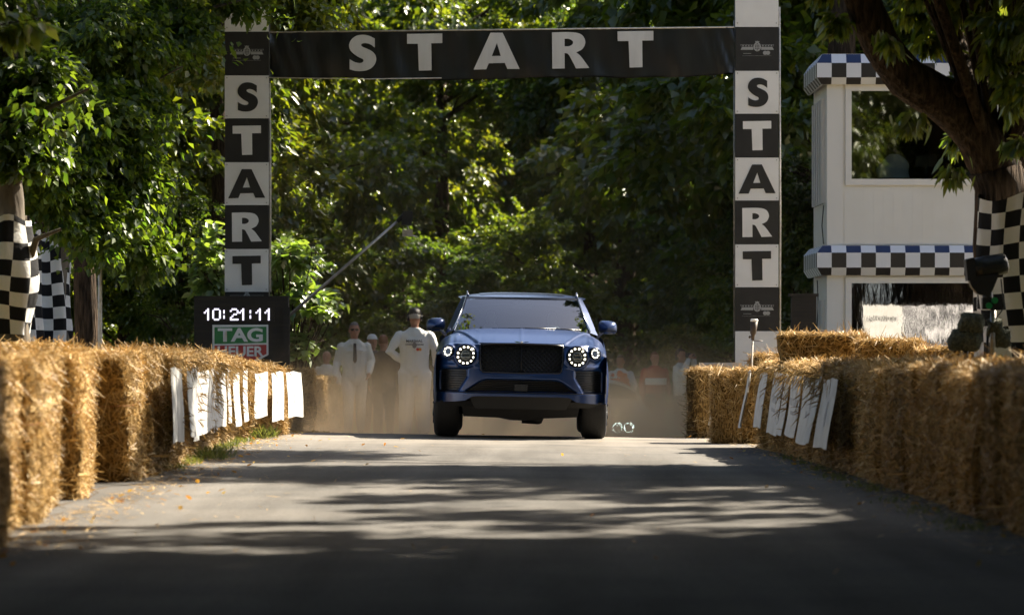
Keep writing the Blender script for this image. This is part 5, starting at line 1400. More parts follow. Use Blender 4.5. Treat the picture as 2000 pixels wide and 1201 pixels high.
        for k in range(9):
            z0 = .545+.027*k
            l.tube([(sx*q, yfront(q, z0, False)+.050, z0) for q in ((.63,.72,.80,.86,.92) if z0 > .69 else (.74-.6*(z0-.54),.80,.86,.92))], .004, 4, smooth=False)
        tag(l.build('mesh', mesh_k, ib), kind='stuff')
    # grille: backing plate, diagonal wire lattice, frame, centre bar
    l = MB(); l.grid(lambda i, j: (-.485+.97*i/20, yfront(-.485+.97*i/20, .745+.35*j/8, False)+.044, .745+.35*j/8), 20, 8); gb = l.build('grille', mesh_k, root)
    l = MB(); gy = lambda x, z=.9: yfront(x, z, False)+.034
    def clip(x, z): return poly_sd(grille, x, z) < -.006
    for sgn in (-1, 1):
        for k in range(-26, 27):
            seg = []
            for t in range(0, 41):
                z = .75+.34*t/40; x = k*.052+sgn*(z-.92)
                if clip(x, z): seg.append((x, gy(x, z), z))
                else:
                    if len(seg) > 1: l.tube([seg[0], seg[len(seg)//2], seg[-1]], .0048, 4, smooth=False)
                    seg = []
            if len(seg) > 1: l.tube([seg[0], seg[len(seg)//2], seg[-1]], .0048, 4, smooth=False)
    tag(l.build('lattice', mesh_k, gb), kind='stuff')
    l = MB(); l.tube([(0,gy(0,.76)-.01,.76),(0,gy(0,.92)-.01,.92),(0,gy(0,1.08)-.01,1.082)], .006, 6); l.build('centre_bar', mesh_k, gb)
    l = MB(); pts = [(x, yfront(x, z, False)+.006, z) for x, z in grille]; l.tube(pts+[pts[0]], .010, 6); l.build('grille_frame', dark, gb)
    # lower intake
    l = MB(); l.grid(lambda i, j: (-.65+1.3*i/16, yfront(-.65+1.3*i/16, .53+.16*j/3, False)+.076, .53+.16*j/3), 16, 3); lb = l.build('lower_intake', mesh_k, root)
    l = MB()
    for k in range(6): z0 = .555+.021*k; w_ = .60-.19*k/6; l.tube([(q*w_, yfront(q*w_, z0, False)+.066, z0) for q in (-1,-.5,0,.5,1)], .0045, 4, smooth=False)
    tag(l.build('mesh', mesh_k, lb), kind='stuff')
    l = MB(); l.box((-.075,.055,.55), (.075,.09,.625)); l.tube([(0,.05,.585),(0,.06,.585)], .028, 12); l.build('radar_cover', dark, lb)
    pts = [(x, yfront(x,.525)-.006, .527) for x in np.linspace(-.93,.93,41)]
    l = MB(); l.tube(pts, .0045, 5); l.build('splitter_strip', dark, root)
    # winged badge on the bonnet edge
    l = MB(); yb = yfront(0, 1.09)
    for sx in (-1, 1):
        l.prism([(sx*.012,yb+.02,1.108),(sx*.05,yb+.022,1.117),(sx*.088,yb+.03,1.116),(sx*.070,yb+.024,1.107),(sx*.045,yb+.018,1.101),(sx*.012,yb+.012,1.097)], (0,-.008,.0))
    tag(l.build('winged_badge', chrome, body), kind='stuff')
    l = MB(); l.tube([(0,yb+.012,1.106),(0,yb-.002,1.104)], .014, 14); l.build('badge_disc', chrome, body)
    # windscreen, roof, scuttle, wipers
    def ws(u, v, off=0.0):
        hw = .80+(.66-.80)*v; x = hw*u
        y = 1.43+.78*v - .10*(1-u*u)*(1-.4*v); z = 1.250+.392*v + .012*math.sin(math.pi*v)
        return (x, y+off, z-.018*abs(u)**2.5*(1-v))
    l = MB(); l.grid(lambda i, j: ws(-1+2*i/24, j/12), 24, 12); l.build('windscreen', M['car_glass'], root)
    l = MB(); l.grid(lambda i, j: ws(-1+2*i/24, .93+.075*j, -.004), 24, 1); l.build('windscreen_band', dark, root)
    l = MB(); l.grid(lambda i, j: (ws(-1+2*i/24, 0)[0], ws(-1+2*i/24, 0)[1]-.09+.11*j, ws(-1+2*i/24, 0)[2]-.008+.0*j), 24, 1); l.build('scuttle', dark, root)
    l = MB()
    def rf(i, j):
        u = -1+2*i/24; v = j/20; y = 2.18+2.4*v - (.06*(1-u*u) if v < .05 else 0)
        hw = .665+.07*math.sin(math.pi*min(1, v*1.3))
        zc = interp([0,.1,.3,.6,.85,1],[1.642,1.676,1.705,1.70,1.65,1.57], v)
        return (hw*u*1.06, y, zc-.055*abs(u)**3.0)
    l.grid(rf, 24, 20); l.build('roof', paint, root)
    l = MB(); l.grid(lambda i, j: tuple(Vector(rf(int(4+i), 3+j))+Vector((0,0,.006))), 16, 12); l.build('glass_roof', dark, root)
    l = MB(); l.tube([(-.35,1.345,1.262),(.10,1.35,1.272),(.40,1.40,1.275)], .007, 5); l.build('wiper', dark, root)
    l = MB(); l.tube([(.20,1.335,1.264),(.50,1.39,1.268),(.70,1.45,1.262)], .007, 5); l.build('wiper', dark, root)
    # cabin
    cab = mat('cabin_dark', (0.03,0.032,0.035), 0.7)
    seatm = mat('seat_leather', (0.24,0.25,0.25), 0.5)
    l = MB(); l.box((-.80,1.45,.9),(.80,1.62,1.215)); l.tube([(-.78,1.60,1.20),(0,1.56,1.225),(.78,1.60,1.20)], .05, 10); l.build('dashboard', cab, root)
    l = MB(); l.box((-.82,3.6,.7),(.82,3.7,1.45)); l.build('rear_bulkhead', cab, root)
    l = MB(); l.box((-.85,1.5,.45),(.85,4.6,.55)); l.build('cabin_floor', cab, root)
    for sx in (-.37, .37):
        l = MB(); l.tube([(sx,2.62,.75),(sx,2.72,1.05),(sx,2.80,1.28)], [.25,.25,.19], 14, ell=.45); st = l.build('seat', seatm, root)
        l = MB(); l.tube([(sx,2.80,1.32),(sx,2.81,1.40),(sx,2.82,1.46)], [.10,.125,.09], 12, ell=.5); l.build('headrest', seatm, st)
        l = MB(); l.tube([(sx,2.15,.66),(sx,2.6,.72)], [.24,.24], 12, ell=.4); l.build('seat_base', seatm, st)
    l = MB(); n = 24; l.tube([(.37+.185*math.cos(2*math.pi*k/n), 1.86-.06*math.sin(2*math.pi*k/n), 1.115+.175*math.sin(2*math.pi*k/n)) for k in range(n+1)], .015, 6); l.tube([(.37,1.65,1.08),(.37,1.86,1.115)], .03, 8); l.build('steering_wheel', mat('wheel_leather', (0.16,0.16,0.16), 0.5), root)
    l = MB(); l.prism([(-.075,2.13,1.63),(.075,2.13,1.63),(.07,2.10,1.575),(.03,2.07,1.545),(-.03,2.07,1.545),(-.07,2.10,1.575)], (0,.03,0)); l.build('sensor_pod', dark, root)
    l = MB(); l.box((-.12,2.16,1.515),(.12,2.19,1.575)); l.build('rear_view_mirror', dark, root)
    # driver (only head and shoulders show through the tinted screen)
    # tail, underbody, axle parts
    l = MB(); l.grid(lambda i, j: ((-.93+1.86*i/12), 4.80+.06*math.sin(math.pi*i/12), .40+.75*j/6), 12, 6); l.build('tail', paint, root)
    l = MB(); l.prism([(-.72,4.57,1.57),(.72,4.57,1.57),(.90,4.82,1.14),(-.90,4.82,1.14)], (0,.01,0)); l.build('tailgate', dark, root)
    l = MB(); l.prism([(-.60,.14,.484),(.60,.14,.484),(.52,.16,.34),(-.52,.16,.34)], (0,.9,0)); l.prism([(-.95,.36,.425),(.95,.36,.425),(.80,.40,.36),(-.80,.40,.36)], (0,.08,0)); l.build('under_tray', trimk, root)
    l = MB(); l.prism([(-.69,.62,.40),(.69,.62,.40),(.66,.66,.25),(.20,.66,.225),(.05,.66,.20),(-.12,.66,.205),(-.25,.66,.23),(-.66,.66,.24)], (0,3.8,0)); l.tube([(.02,1.7,.20),(.22,1.7,.19),(.26,3.9,.20)], .05, 8); l.build('underbody', trimk, root)
    l = MB(); l.tube([(-.72,.98,.30),(0,1.02,.235),(.72,.98,.30)], .035, 8); l.build('front_axle', trimk, root)
    # wheels
    for wy in WY:
        for sx in (-1, 1):
            cx_ = sx*.856; hw = .148
            l = MB(); prof = [(-hw+.01,.26),(-hw,.30),(-hw+.002,.34),(-hw+.02,.378),(-hw+.05,WR-.004),(-.04,WR),(.04,WR),(hw-.05,WR-.004),(hw-.02,.378),(hw-.002,.34),(hw,.30),(hw-.01,.26)]
            n = 48
            l.grid(lambda i, j: (cx_+prof[j][0], wy+prof[j][1]*math.cos(2*math.pi*i/n), .393+prof[j][1]*math.sin(2*math.pi*i/n)), n, len(prof)-1, wrap=True)
            wh = l.build('wheel', rub, root)
            for gx in (-.075, -.025, .025, .075):
                l = MB(); l.grid(lambda i, j: (cx_+gx-.004+.008*j, wy+(WR+.001)*math.cos(2*math.pi*i/n), .393+(WR+.001)*math.sin(2*math.pi*i/n)), n, 1, wrap=True); l.build('tread_groove', trimk, wh)
            l = MB(); l.tube([(cx_-hw*.9,wy,.393),(cx_+hw*.9,wy,.393)], .262, 28)
            for k in range(10):
                a = 2*math.pi*k/10; l.tube([(cx_+sx*hw*.92, wy+.05*math.cos(a), .393+.05*math.sin(a)), (cx_+sx*hw*.96, wy+.25*math.cos(a), .393+.25*math.sin(a))], .022, 6)
            tag(l.build('rim', lampin, wh), kind='stuff')
M['tint'] = glass_mat('tinted_glass', (0.12,0.13,0.13), 0.08)
blue_car()

# ------------------------------------------------------------------ low silver racing car waiting behind in the dust
def race_car():
    D = 73.0; x = P(1186,0,D).x; zb = ground_z(x, D)
    root = empty('racing_car', (x, D, zb+.01), 0, 'low pale racing car with twin ring headlights waiting in the dust', 'racing car')
    silver = mat('silver_paint', (0.55,0.57,0.58), 0.3, metal=0.3, coat=0.5); k = mat('race_black', (0.01,0.01,0.01), 0.5)
    led = mat('race_led', (0.8,0.9,0.85), 0.3, emit=((0.80,1.0,0.92), 14.0))
    b = MB(); nx, ny = 30, 30
    def f(i, j):
        u = -1+2*i/nx; v = j/ny; a = abs(u)
        zc = interp([0,.06,.2,.38,.52,.62,.8,1],[.30,.46,.60,.72,1.02,1.12,1.0,.80], v)
        hw = interp([0,.06,.3,1],[.72,.90,.97,.97], v)
        edge = interp([0,.1,1],[.2,.42,.55], v)
        fl = .11*math.exp(-((a-.78)/.16)**2)*math.sin(math.pi*min(1, v*2.6)) if v < .4 else 0
        z = edge+(zc-edge)*(1-a**(2.2 if v > .4 else 5)) + fl
        return (hw*u, -0.0+4.3*v+.25*a*a*(1-v), z)
    b.grid(f, nx, ny); body = b.build('body', silver, root)
    b = MB(); b.grid(lambda i, j: tuple(Vector(f(int(6+i), 12+j))+Vector((0,-.012,.010))), 18, 4); b.build('windscreen', k, root)
    b = MB(); b.box((-.80,.10,.10),(.80,.30,.26)); b.build('splitter', k, root)
    b = MB(); b.box((-.90,.35,.12),(.90,4.2,.45)); b.build('floor', k, root)
    b = MB(); b.box((-.85,4.0,1.12),(.85,4.3,1.15)); b.box((-.5,4.1,.75),(-.46,4.2,1.12)); b.box((.46,4.1,.75),(.5,4.2,1.12)); b.build('rear_wing', k, root)
    for sx in (-1, 1):
        for cx_ in (.42, .66):
            c = P(1206 if cx_ < .5 else 1228, 836, D); 
            xx = sx*(c.x-x); zz = c.z-zb
            n = 20; b = MB(); b.tube([(xx+.082*math.cos(2*math.pi*q/n), .02+.10*abs(xx), zz+.082*math.sin(2*math.pi*q/n)) for q in range(n+1)], .014, 6); h = b.build('headlight', led, root)
            b = MB(); b.tube([(xx, .03+.10*abs(xx), zz), (xx, .12+.10*abs(xx), zz)], .085, 16); b.build('housing', k, h)
        for wy in (.95, 3.5):
            b = MB(); b.tube([(sx*.70,wy,.32),(sx*.72,wy,.32),(sx*.96,wy,.32),(sx*.98,wy,.32)], [.30,.325,.325,.30], 28); wh = b.build('wheel', k, root)
            b = MB(); b.tube([(sx*.975,wy,.32),(sx*.99,wy,.32)], .2, 20); b.build('rim', silver, wh)
race_car()

# ------------------------------------------------------------------ people
TMP = bpy.data.scenes.new('workbench')      # scratch scene for fusing the figures, removed below
def remesh(mb, name, vox, smooth_it=2, disp=0.0, seed=0.0):
    me = mb.mesh(name)
    bm = bmesh.new(); bm.from_mesh(me); bmesh.ops.recalc_face_normals(bm, faces=bm.faces); bm.to_mesh(me); bm.free()
    ob = bpy.data.objects.new('tmp', me); TMP.collection.objects.link(ob)
    m = ob.modifiers.new('r', 'REMESH'); m.mode = 'VOXEL'; m.voxel_size = vox
    s = ob.modifiers.new('s', 'SMOOTH'); s.iterations = smooth_it; s.factor = 0.5
    TMP.view_layers[0].update()
    out = bpy.data.meshes.new_from_object(ob.evaluated_get(TMP.view_layers[0].depsgraph))
    bpy.data.objects.remove(ob); out.name = name
    if disp:
        n = len(out.vertices); co = np.empty(n*3, np.float32); no = np.empty(n*3, np.float32)
        out.vertices.foreach_get('co', co); out.vertices.foreach_get('normal', no); co = co.reshape(-1, 3); no = no.reshape(-1, 3)
        k = np.array([mnoise.noise(Vector((q[0]*9, q[1]*9, q[2]*5+seed)))+0.6*mnoise.noise(Vector((q[0]*22, q[1]*22, q[2]*12+seed))) for q in co.tolist()], np.float32)
        out.vertices.foreach_set('co', (co+no*(disp*k)[:, None]).ravel())
    out.polygons.foreach_set('use_smooth', np.ones(len(out.polygons), dtype=bool))
    out.update()
    out.materials.clear()
    return out

def ell_stack(b, rings, seg=18):
    """rings: (cx,cy,cz,rx,ry) horizontal ellipses bottom -> top, closed"""
    n = len(b.v)
    for (cx_, cy_, cz, rx, ry) in rings:
        for k in range(seg):
            a = 2*math.pi*k/seg; b.v.append((cx_+rx*math.cos(a), cy_+ry*math.sin(a), cz))
    for j in range(len(rings)-1):
        for k in range(seg):
            k2 = (k+1) % seg; b.f.append((n+j*seg+k, n+j*seg+k2, n+(j+1)*seg+k2, n+(j+1)*seg+k)); b.m.append(0); b.sm.append(True)
    b.f.append(tuple(n+k for k in reversed(range(seg)))); b.f.append(tuple(n+(len(rings)-1)*seg+k for k in range(seg))); b.m += [0, 0]; b.sm += [True, True]

def capsule_chain(b, pts, rad, seg=12):
    """tapered limb with rounded ends"""
    pts = [Vector(p) for p in pts]
    a = pts[0] - (pts[1]-pts[0]).normalized()*rad[0]*0.7; e = pts[-1] + (pts[-1]-pts[-2]).normalized()*rad[-1]*0.7
    b.tube([a]+pts+[e], [rad[0]*0.5]+list(rad)+[rad[-1]*0.5], seg)

def hand(b, wrist, direc, palm_n, side, curl=0.5):
    """palm and five bent fingers; direc = forearm direction, palm_n = palm normal, side = +1/-1 thumb side"""
    d = Vector(direc).normalized(); n = Vector(palm_n); n = (n - d*n.dot(d)).normalized(); s = d.cross(n).normalized()*side
    w = Vector(wrist)
    b.tube([w-d*.02, w+d*.03, w+d*.075, w+d*.095], [.026,.034,.038,.030], 10, ell=.55)
    for k, (off, ln) in enumerate(((-.030,.062),(-.010,.075),(.011,.078),(.031,.070))):
        p = w + d*.085 + s*off
        p1 = p + (d*math.cos(curl*.5)+n*math.sin(curl*.5))*ln*.5; p2 = p1 + (d*math.cos(curl*1.4)+n*math.sin(curl*1.4))*ln*.5
        b.tube([p-d*.02, p, p1, p2], [.010,.0095,.0088,.0075], 7)
    t0 = w + d*.03 + s*.03; t1 = t0 + (d*.6+s*.7+n*.2).normalized()*.04; t2 = t1 + (d*.9+s*.1+n*.4).normalized()*.03
    b.tube([t0-s*.01, t0, t1, t2], [.013,.012,.011,.009], 7)

SKIN = mat('skin', (0.36,0.17,0.105), 0.55, noise=((0.42,0.21,0.14), 8, 3, 0.4, 0.7))
def person(loc, rz, label, group=None, H=1.8, arms=None, legs=None, top=None, bottom=None, hair=None, cap=None, shoes=None, bulk=1.0, overall=False, headset=False, shades=None, head_turn=0.0, vest=None, band=None, long_hair=False, lean=0.0):
    """stands on its origin, faces -Y.  arms: ((elbow),(wrist)) per side, x measured outwards"""
    root = empty('person', loc, rz, label, 'person', group); k_ = H/1.8; root.scale = (k_, k_, k_)
    arms = arms or (((.27,.02,1.20),(.29,-.06,.95)), ((.27,.02,1.20),(.29,-.06,.95)))
    legs = legs or (((.10,-.02,.50),(.12,0,.09)), ((.10,-.02,.50),(.12,0,.09)))
    W = bulk
    def sh(z): return lean*max(0, z-.95)
    def torso(b, g):
        ell_stack(b, [(0,0,.84,.145*W+g,.105*W+g),(0,0,.93,.175*W+g,.125*W+g),(0,sh(1.05),1.05,.168*W+g,.122*W+g),(0,sh(1.2),1.20,.178*W+g,.125*W+g),(0,sh(1.35),1.35,.200*W+g,.122*W+g),(0,sh(1.45),1.45,.185*W+g,.098+g),(0,sh(1.50),1.50,.11+g,.075+g),(0,sh(1.53),1.535,.066+g*.7,.062+g*.7)])
    def arm(b, s, e, w_, g, r=(.062,.050,.036), cut=1.0):
        S_ = Vector((s*.185*W, sh(1.43), 1.43)); E = Vector((s*e[0], e[1]+sh(e[2])*.5, e[2])); Wr = Vector((s*w_[0], w_[1], w_[2]))
        capsule_chain(b, [S_, (S_+E)/2, E, (E+Wr)/2, E.lerp(Wr, cut)], [r[0]+g, r[0]*.92+g, r[1]+g, r[1]*.92+g, r[2]+g*.9])
        return E, Wr
    def leg(b, s, kn, an, g, r=(.095,.066,.045)):
        Hp = Vector((s*.095*W, 0, .90)); K = Vector((s*kn[0], kn[1], kn[2])); A = Vector((s*an[0], an[1], an[2]))
        capsule_chain(b, [Hp, (Hp+K)/2, K, K.lerp(A, .35), A], [r[0]*W+g, r[0]*.85*W+g, r[1]+g, r[1]*1.02+g, r[2]+g])
        return A
    # body: one continuous skin surface with head, neck and hands
    b = MB(); torso(b, -.012)
    for s, (e, w_) in zip((-1, 1), arms):
        E, Wr = arm(b, s, e, w_, -.008)
        dd = (Wr-E); hand(b, Wr, dd, (-s, -.25, .1) if abs(dd.normalized().x) < .8 else (0, .6, -1), -s if dd.z < .3 else s)
    for s, (kn, an) in zip((-1, 1), legs): leg(b, s, kn, an, -.012)
    hy = sh(1.55)
    b.tube([(0,hy+.01,1.50),(0,hy,1.58)], [.056,.054], 12)
    ct, st_ = math.cos(head_turn), math.sin(head_turn)
    def hd(p): x, y, z = p; return (x*ct-y*st_, hy+x*st_+y*ct, z)
    hb = MB(); ell_stack(hb, [(0,-.015,1.555,.040,.045),(0,-.02,1.575,.056,.066),(0,-.012,1.62,.070,.086),(0,-.005,1.67,.076,.098),(0,.004,1.715,.077,.100),(0,.008,1.755,.066,.086),(0,.008,1.782,.040,.055),(0,.008,1.792,.015,.02)])
    hb.tube([(0,-.085,1.70),(0,-.105,1.665),(0,-.112,1.652),(0,-.09,1.645)], [.009,.013,.015,.012], 8)          # nose
    hb.tube([(-.022,-.086,1.615),(0,-.092,1.616),(.022,-.086,1.615)], [.006,.008,.006], 6)                       # lips
    hb.tube([(-.05,-.072,1.705),(-.02,-.088,1.71),(.02,-.088,1.71),(.05,-.072,1.705)], .008, 6)                  # brow
    for s in (-1, 1): hb.ball((s*.08,.012,1.668), (.012,.022,.032), 10)
    n0 = len(b.v); b.v += [hd(p) for p in hb.v]; b.f += [tuple(n0+i for i in q) for q in hb.f]; b.m += [0]*len(hb.f); b.sm += [True]*len(hb.f)
    link('body', remesh(b, 'body', .0085, 1), root, SKIN)
    eye = mat('eye', (0.03,0.02,0.015), 0.2)
    if not shades:
        for s in (-1, 1): q = MB(); q.ball(hd((s*.031,-.083,1.684)), (.011,.006,.007), 8); q.build('eye', eye, root)
    else:
        q = MB()
        for s in (-1, 1): q.tube([hd((s*.034,-.092,1.684)), hd((s*.034,-.101,1.684))], [.027,.025], 12, ell=.8)
        q.tube([hd((-.075,.0,1.69)), hd((-.06,-.082,1.69)), hd((0,-.102,1.692)), hd((.06,-.082,1.69)), hd((.075,.0,1.69))], .005, 5)
        tag(q.build('sunglasses', shades, root), kind='stuff')
    # clothing
    g = .014
    b = MB(); torso(b, g)
    for s, (e, w_) in zip((-1, 1), arms): arm(b, s, e, w_, g, cut=.97)
    if overall:
        for s, (kn, an) in zip((-1, 1), legs): leg(b, s, kn, (an[0], an[1], an[2]-.03), g+.016, r=(.10,.076,.062))
    link('coveralls' if overall else 'shirt', remesh(b, 'top', .0125, 2, .009, rz*7+loc[0]), root, top)
    if not overall:
        b = MB(); ell_stack(b, [(0,0,.80,.14*W,.10*W),(0,0,.90,.19*W,.138*W),(0,0,.99,.188*W,.138*W),(0,0,1.01,.17*W,.12*W)])
        for s, (kn, an) in zip((-1, 1), legs): leg(b, s, kn, an, .016)
        link('trousers', remesh(b, 'trousers', .0125, 2, .007, 3), root, bottom)
    if vest:
        b = MB(); ell_stack(b, [(0,0,.98,.19*W,.14*W),(0,sh(1.1),1.1,.195*W,.145*W),(0,sh(1.3),1.30,.21*W,.147*W),(0,sh(1.42),1.42,.20*W,.13),(0,sh(1.5),1.50,.12,.095)])
        link('vest', remesh(b, 'vest', .0125, 2, .006, 9), root, vest)
    if band:
        b = MB(); ell_stack(b, [(0,sh(1.15),1.16,.205*W,.155*W),(0,sh(1.3),1.29,.218*W,.155*W)])
        link('white_band', remesh(b, 'band', .0125, 1), root, band)
    for s, (kn, an) in zip((-1, 1), legs):
        q = MB(); x_, y_ = s*an[0], an[1]; z_ = an[2]-.09
        q.tube([(x_,y_+.08,z_+.04),(x_,y_+.02,z_+.052),(x_,y_-.09,z_+.038),(x_,y_-.17,z_+.030),(x_,y_-.19,z_+.026)], [.034,.044,.042,.036,.02], 12, ell=.9)
        q.build('shoe', shoes, root)
    if hair:
        q = MB(); 
        nu, nv = 22, 12
        def hf(i, j):
            a = 2*math.pi*i/nu; v = j/nv*1.0
            el = math.pi/2 - v*(1.95 if math.sin(a) > -.2 else 1.05)     # the fringe ends higher in front
            if long_hair and math.sin(a) > -.1: el = math.pi/2 - v*2.2
            rr_ = 1.10+.03*mnoise.noise(Vector((i*.9, j*.8, loc[0]*3)))
            return hd((.078*rr_*math.cos(el)*math.cos(a), .010+.102*rr_*math.cos(el)*math.sin(a), 1.70+.100*rr_*math.sin(el)-(0.05*max(0, v-.8)*5 if long_hair and math.sin(a) > -.1 else 0)))
        q.grid(hf, nu, nv, wrap=True); q.build('hair', hair, root)
    if cap:
        q = MB(); nu, nv = 20, 7
        q.grid(lambda i, j: hd((.088*math.cos(j/nv*1.45)*math.cos(2*math.pi*i/nu), .006+.112*math.cos(j/nv*1.45)*math.sin(2*math.pi*i/nu), 1.722+.092*math.sin(j/nv*1.55))), nu, nv, wrap=True)
        c = q.build('cap', cap, root)
        q = MB(); q.prism([hd((x*.08, -.09-.085*math.sqrt(max(0,1-x*x)), 1.722)) for x in np.linspace(-1,1,11)], (0,0,.006)); q.build('peak', cap, c)
    if headset:
        km = mat('headset_black', (0.012,0.012,0.013), 0.45)
        q = MB(); q.tube([hd((.098*math.cos(t), .01, 1.69+.122*math.sin(t))) for t in np.linspace(0, math.pi, 13)], .011, 8); hs = q.build('headset_band', km, root)
        for s in (-1, 1): q = MB(); q.tube([hd((s*.078,.01,1.672)), hd((s*.092,.01,1.672)), hd((s*.112,.01,1.672))], [.042,.046,.036], 14); q.build('ear_cup', km, hs)
    return root

def people():
    white = mat('white_coverall', (0.72,0.71,0.68), 0.8, spec=0.2, bump=(14, 4, 0.5, 0.03))
    cream = mat('cream_coat', (0.66,0.64,0.58), 0.8, spec=0.2, bump=(14, 4, 0.5, 0.03))
    navy = mat('dark_cloth', (0.03,0.032,0.04), 0.85); brown = mat('brown_cloth', (0.07,0.045,0.03), 0.85)
    orange = mat('orange_vest', (0.75,0.13,0.03), 0.7); red = mat('red_cloth', (0.36,0.05,0.035), 0.8); whitec = mat('white_cloth', (0.62,0.62,0.60), 0.8)
    blackh = mat('dark_hair', (0.018,0.013,0.010), 0.6); grey = mat('grey_hair', (0.40,0.37,0.33), 0.7, bump=(60,4,1.0,.02)); auburn = mat('auburn_hair', (0.16,0.055,0.02), 0.6)
    sh = mat('dark_shoe', (0.02,0.018,0.016), 0.5)
    glass_red = mat('red_sunglasses', (0.02,0.015,0.015), 0.1, spec=1.0)
    def at(px, d): x = P(px,0,d).x; return (x, d, ground_z(x, d)+.005)
    # marshal with his back to us
    q = person(at(810,60.2), math.pi, 'marshal in white coveralls and black headset standing with his back turned beside the car', None, 1.86,
           arms=(((.30,.05,1.22),(.30,-.10,1.00)), ((.36,.06,1.20),(.13,-.10,1.03))), legs=(((.11,-.01,.50),(.13,0,.09)), ((.12,-.02,.50),(.14,.02,.09))), top=white, hair=grey, cap=blackh, headset=True, shoes=white, overall=True, bulk=1.10)
    blk = mat('print_black', (0.02,0.02,0.022), 0.7)
    put('back_print', text_mesh('MARSHAL', .040, .235, bold=.02), (0, .172, 1.345), blk, q, (0, 0, math.pi))
    b = MB()
    for s in (-1, 1): b.box((s*.03,.173,1.285),(s*.13,.176,1.303))
    b.prism([(.032*math.cos(t*math.pi/8), .172, 1.283+.042*math.sin(t*math.pi/8)) for t in range(16)], (0,.004,0)); tag(b.build('back_print', mat('print_grey', (0.16,0.16,0.17), .7), q), kind='stuff')
    for dx, cc in ((-.045,(0.55,0.03,0.03)), (-.08,(0.75,0.28,0.02))):
        b = MB(); b.tube([(dx,.170,1.225),(dx,.176-.001*(dx<-.06),1.225)], .022, 16); b.build('back_print', mat('print_disc', cc, .7), q)
    # man in the pale coat walking towards us
    q2 = person(at(692,64.5), 0.1, 'grey-haired man in a pale jacket and dark glasses walking towards the camera', None, 1.80,
           arms=(((.27,.05,1.17),(.31,-.12,.95)), ((.27,-.02,1.18),(.22,-.20,1.00))), legs=(((.10,-.10,.50),(.11,-.12,.09)), ((.10,.02,.50),(.11,.16,.12))), top=cream, bottom=cream, hair=mat('short_grey_hair', (0.15,0.13,0.115), 0.7, bump=(60,4,1.0,.02)), shades=glass_red, shoes=sh, bulk=1.04)
    b = MB(); b.prism([(-.022,-.135,1.47),(.022,-.135,1.47),(.030,-.172,1.20),(0,-.174,1.15),(-.030,-.172,1.20)], (0,.02,0)); b.build('tie', navy, q2)
    for s_ in (-1, 1):
        b = MB(); b.box((s_*.03,-.165,1.34),(s_*.13,-.150,1.36)); b.build('pocket_flap', cream, q2)
        b = MB(); b.prism([(s_*.01,-.118,1.53),(s_*.07,-.105,1.54),(s_*.08,-.14,1.455),(s_*.03,-.146,1.44)], (0,.012,0)); b.build('collar', cream, q2)
    person(at(727,70), 0.3, 'person in a white cap and dark top behind the man in the pale jacket', None, 1.80, top=navy, bottom=navy, hair=blackh, cap=whitec, shoes=sh)
    person(at(749,68), math.pi*.9, 'auburn-haired person in a dark brown top standing beyond the marshal', None, 1.72, top=brown, bottom=navy, hair=auburn, shoes=sh, bulk=1.15)
    person(at(638,73), -.3, 'bald man in a pale shirt half hidden behind the dusty bales', None, 1.62, top=whitec, bottom=navy, shoes=sh)
    # behind the car on the booth side
    person(at(1212,76), -.5, 'dark-haired person in an orange safety vest beside the waiting racing car', None, 1.66, arms=(((.28,-.10,1.2),(.20,-.28,1.05)), ((.30,.02,1.18),(.28,-.12,.98))), top=whitec, bottom=navy, hair=blackh, vest=orange, shoes=sh, bulk=1.1)
    person(at(1279,74), .4, 'person in a dark red top with a broad white chest band in the dust', None, 1.66, top=red, bottom=navy, hair=auburn, band=whitec, shoes=sh, bulk=1.15)
    ph = person(at(1330,74), 1.0, 'dark-haired photographer in a white shirt raising a camera to the eye', None, 1.72, arms=(((.26,-.16,1.30),(.08,-.22,1.60)), ((.26,-.16,1.30),(.07,-.24,1.60))), top=whitec, bottom=navy, hair=blackh, shoes=sh, long_hair=True)
    cmr = empty('photo_camera', (0,0,0), 0, 'black photo camera held up by the photographer in the white shirt', 'camera')
    cmr.matrix_world = Matrix.Translation(ph.location) @ Matrix.Rotation(1.0, 4, 'Z') @ Matrix.Scale(1.72/1.8, 4)
    b = MB(); b.box((-.06,-.19,1.64),(.06,-.13,1.72)); b.build('camera_body', M['kit'], cmr)
    b = MB(); b.tube([(0,-.18,1.68),(0,-.30,1.68)], .035, 12); b.build('lens', M['kit'], cmr)
people()
bpy.data.scenes.remove(TMP)

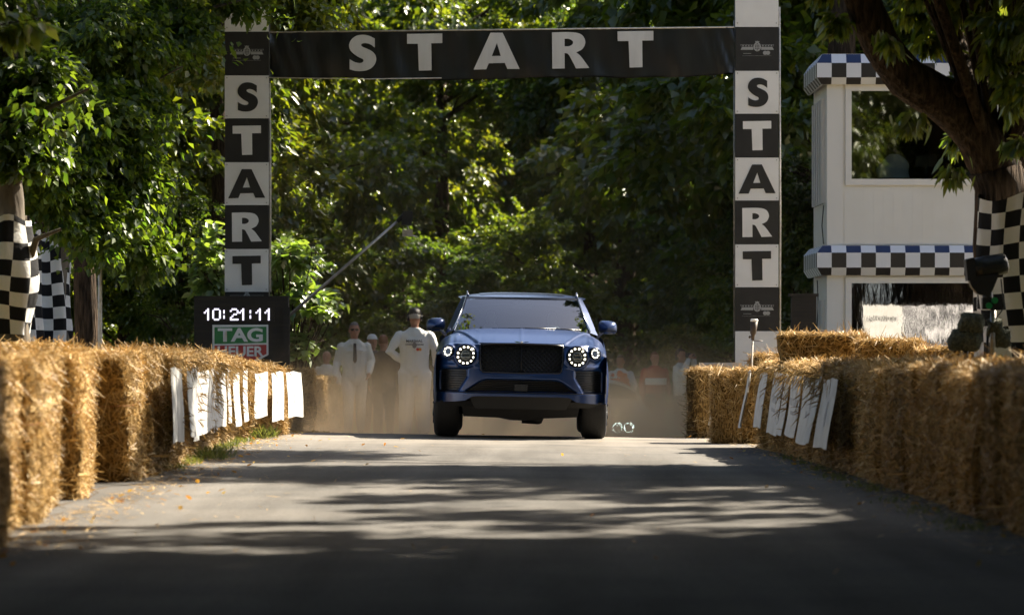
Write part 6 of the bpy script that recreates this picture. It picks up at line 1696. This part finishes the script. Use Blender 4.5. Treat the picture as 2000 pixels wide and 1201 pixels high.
# ------------------------------------------------------------------ dust kicked up behind the car
def dust():
    m = bpy.data.materials.new('dust'); m.use_nodes = True; t = m.node_tree; t.nodes.clear()
    tc = t.nodes.new('ShaderNodeTexCoord')
    sp = t.nodes.new('ShaderNodeSeparateXYZ'); t.links.new(tc.outputs['Object'], sp.inputs[0])
    # height falloff above the falling road, object origin on the road at y = 66
    def math_(op, a, b=None, clamp=False):
        n = t.nodes.new('ShaderNodeMath'); n.operation = op; n.use_clamp = clamp
        for i, v in enumerate((a, b)):
            if v is None: continue
            if isinstance(v, (int, float)): n.inputs[i].default_value = v
            else: t.links.new(v, n.inputs[i])
        return n.outputs[0]
    h = math_('ADD', sp.outputs[2], math_('MULTIPLY', sp.outputs[1], 0.032))
    hf = math_('SUBTRACT', 1.0, math_('DIVIDE', h, 1.55), True)
    hf = math_('POWER', hf, 2.6)
    thin = math_('MULTIPLY', math_('SUBTRACT', 1.0, math_('DIVIDE', h, 6.0), True), 0.008)
    hf = math_('ADD', hf, thin)
    xf = math_('SUBTRACT', 1.0, math_('POWER', math_('ABSOLUTE', math_('DIVIDE', sp.outputs[0], 5.0)), 3.0), True)
    yf = math_('SUBTRACT', 1.0, math_('POWER', math_('ABSOLUTE', math_('DIVIDE', sp.outputs[1], 24.0)), 4.0), True)
    nz = t.nodes.new('ShaderNodeTexNoise'); nz.inputs['Scale'].default_value = 0.8; nz.inputs['Detail'].default_value = 3
    t.links.new(tc.outputs['Object'], nz.inputs['Vector'])
    nr = t.nodes.new('ShaderNodeMapRange'); nr.inputs['From Min'].default_value = 0.43; nr.inputs['From Max'].default_value = 0.64
    t.links.new(nz.outputs[0], nr.inputs[0])
    d = math_('MULTIPLY', math_('MULTIPLY', hf, xf), math_('MULTIPLY', yf, math_('ADD', math_('MULTIPLY', nr.outputs[0], 1.0), 0.10)))
    d = math_('MULTIPLY', d, 0.55)
    pv = t.nodes.new('ShaderNodeVolumePrincipled'); pv.inputs['Color'].default_value = (0.97,0.74,0.48,1); pv.inputs['Anisotropy'].default_value = 0.45
    t.links.new(d, pv.inputs['Density'])
    o = t.nodes.new('ShaderNodeOutputMaterial'); t.links.new(pv.outputs[0], o.inputs['Volume'])
    b = MB(); b.box((-5,-14,-1.3),(5,24,6.0))
    ob = b.build('dust_cloud', m); ob.location = (0.1, 66, ground_z(0.1,66))
    tag(ob, 'pale brown dust hanging over the road behind the car', 'dust', kind='stuff')
dust()
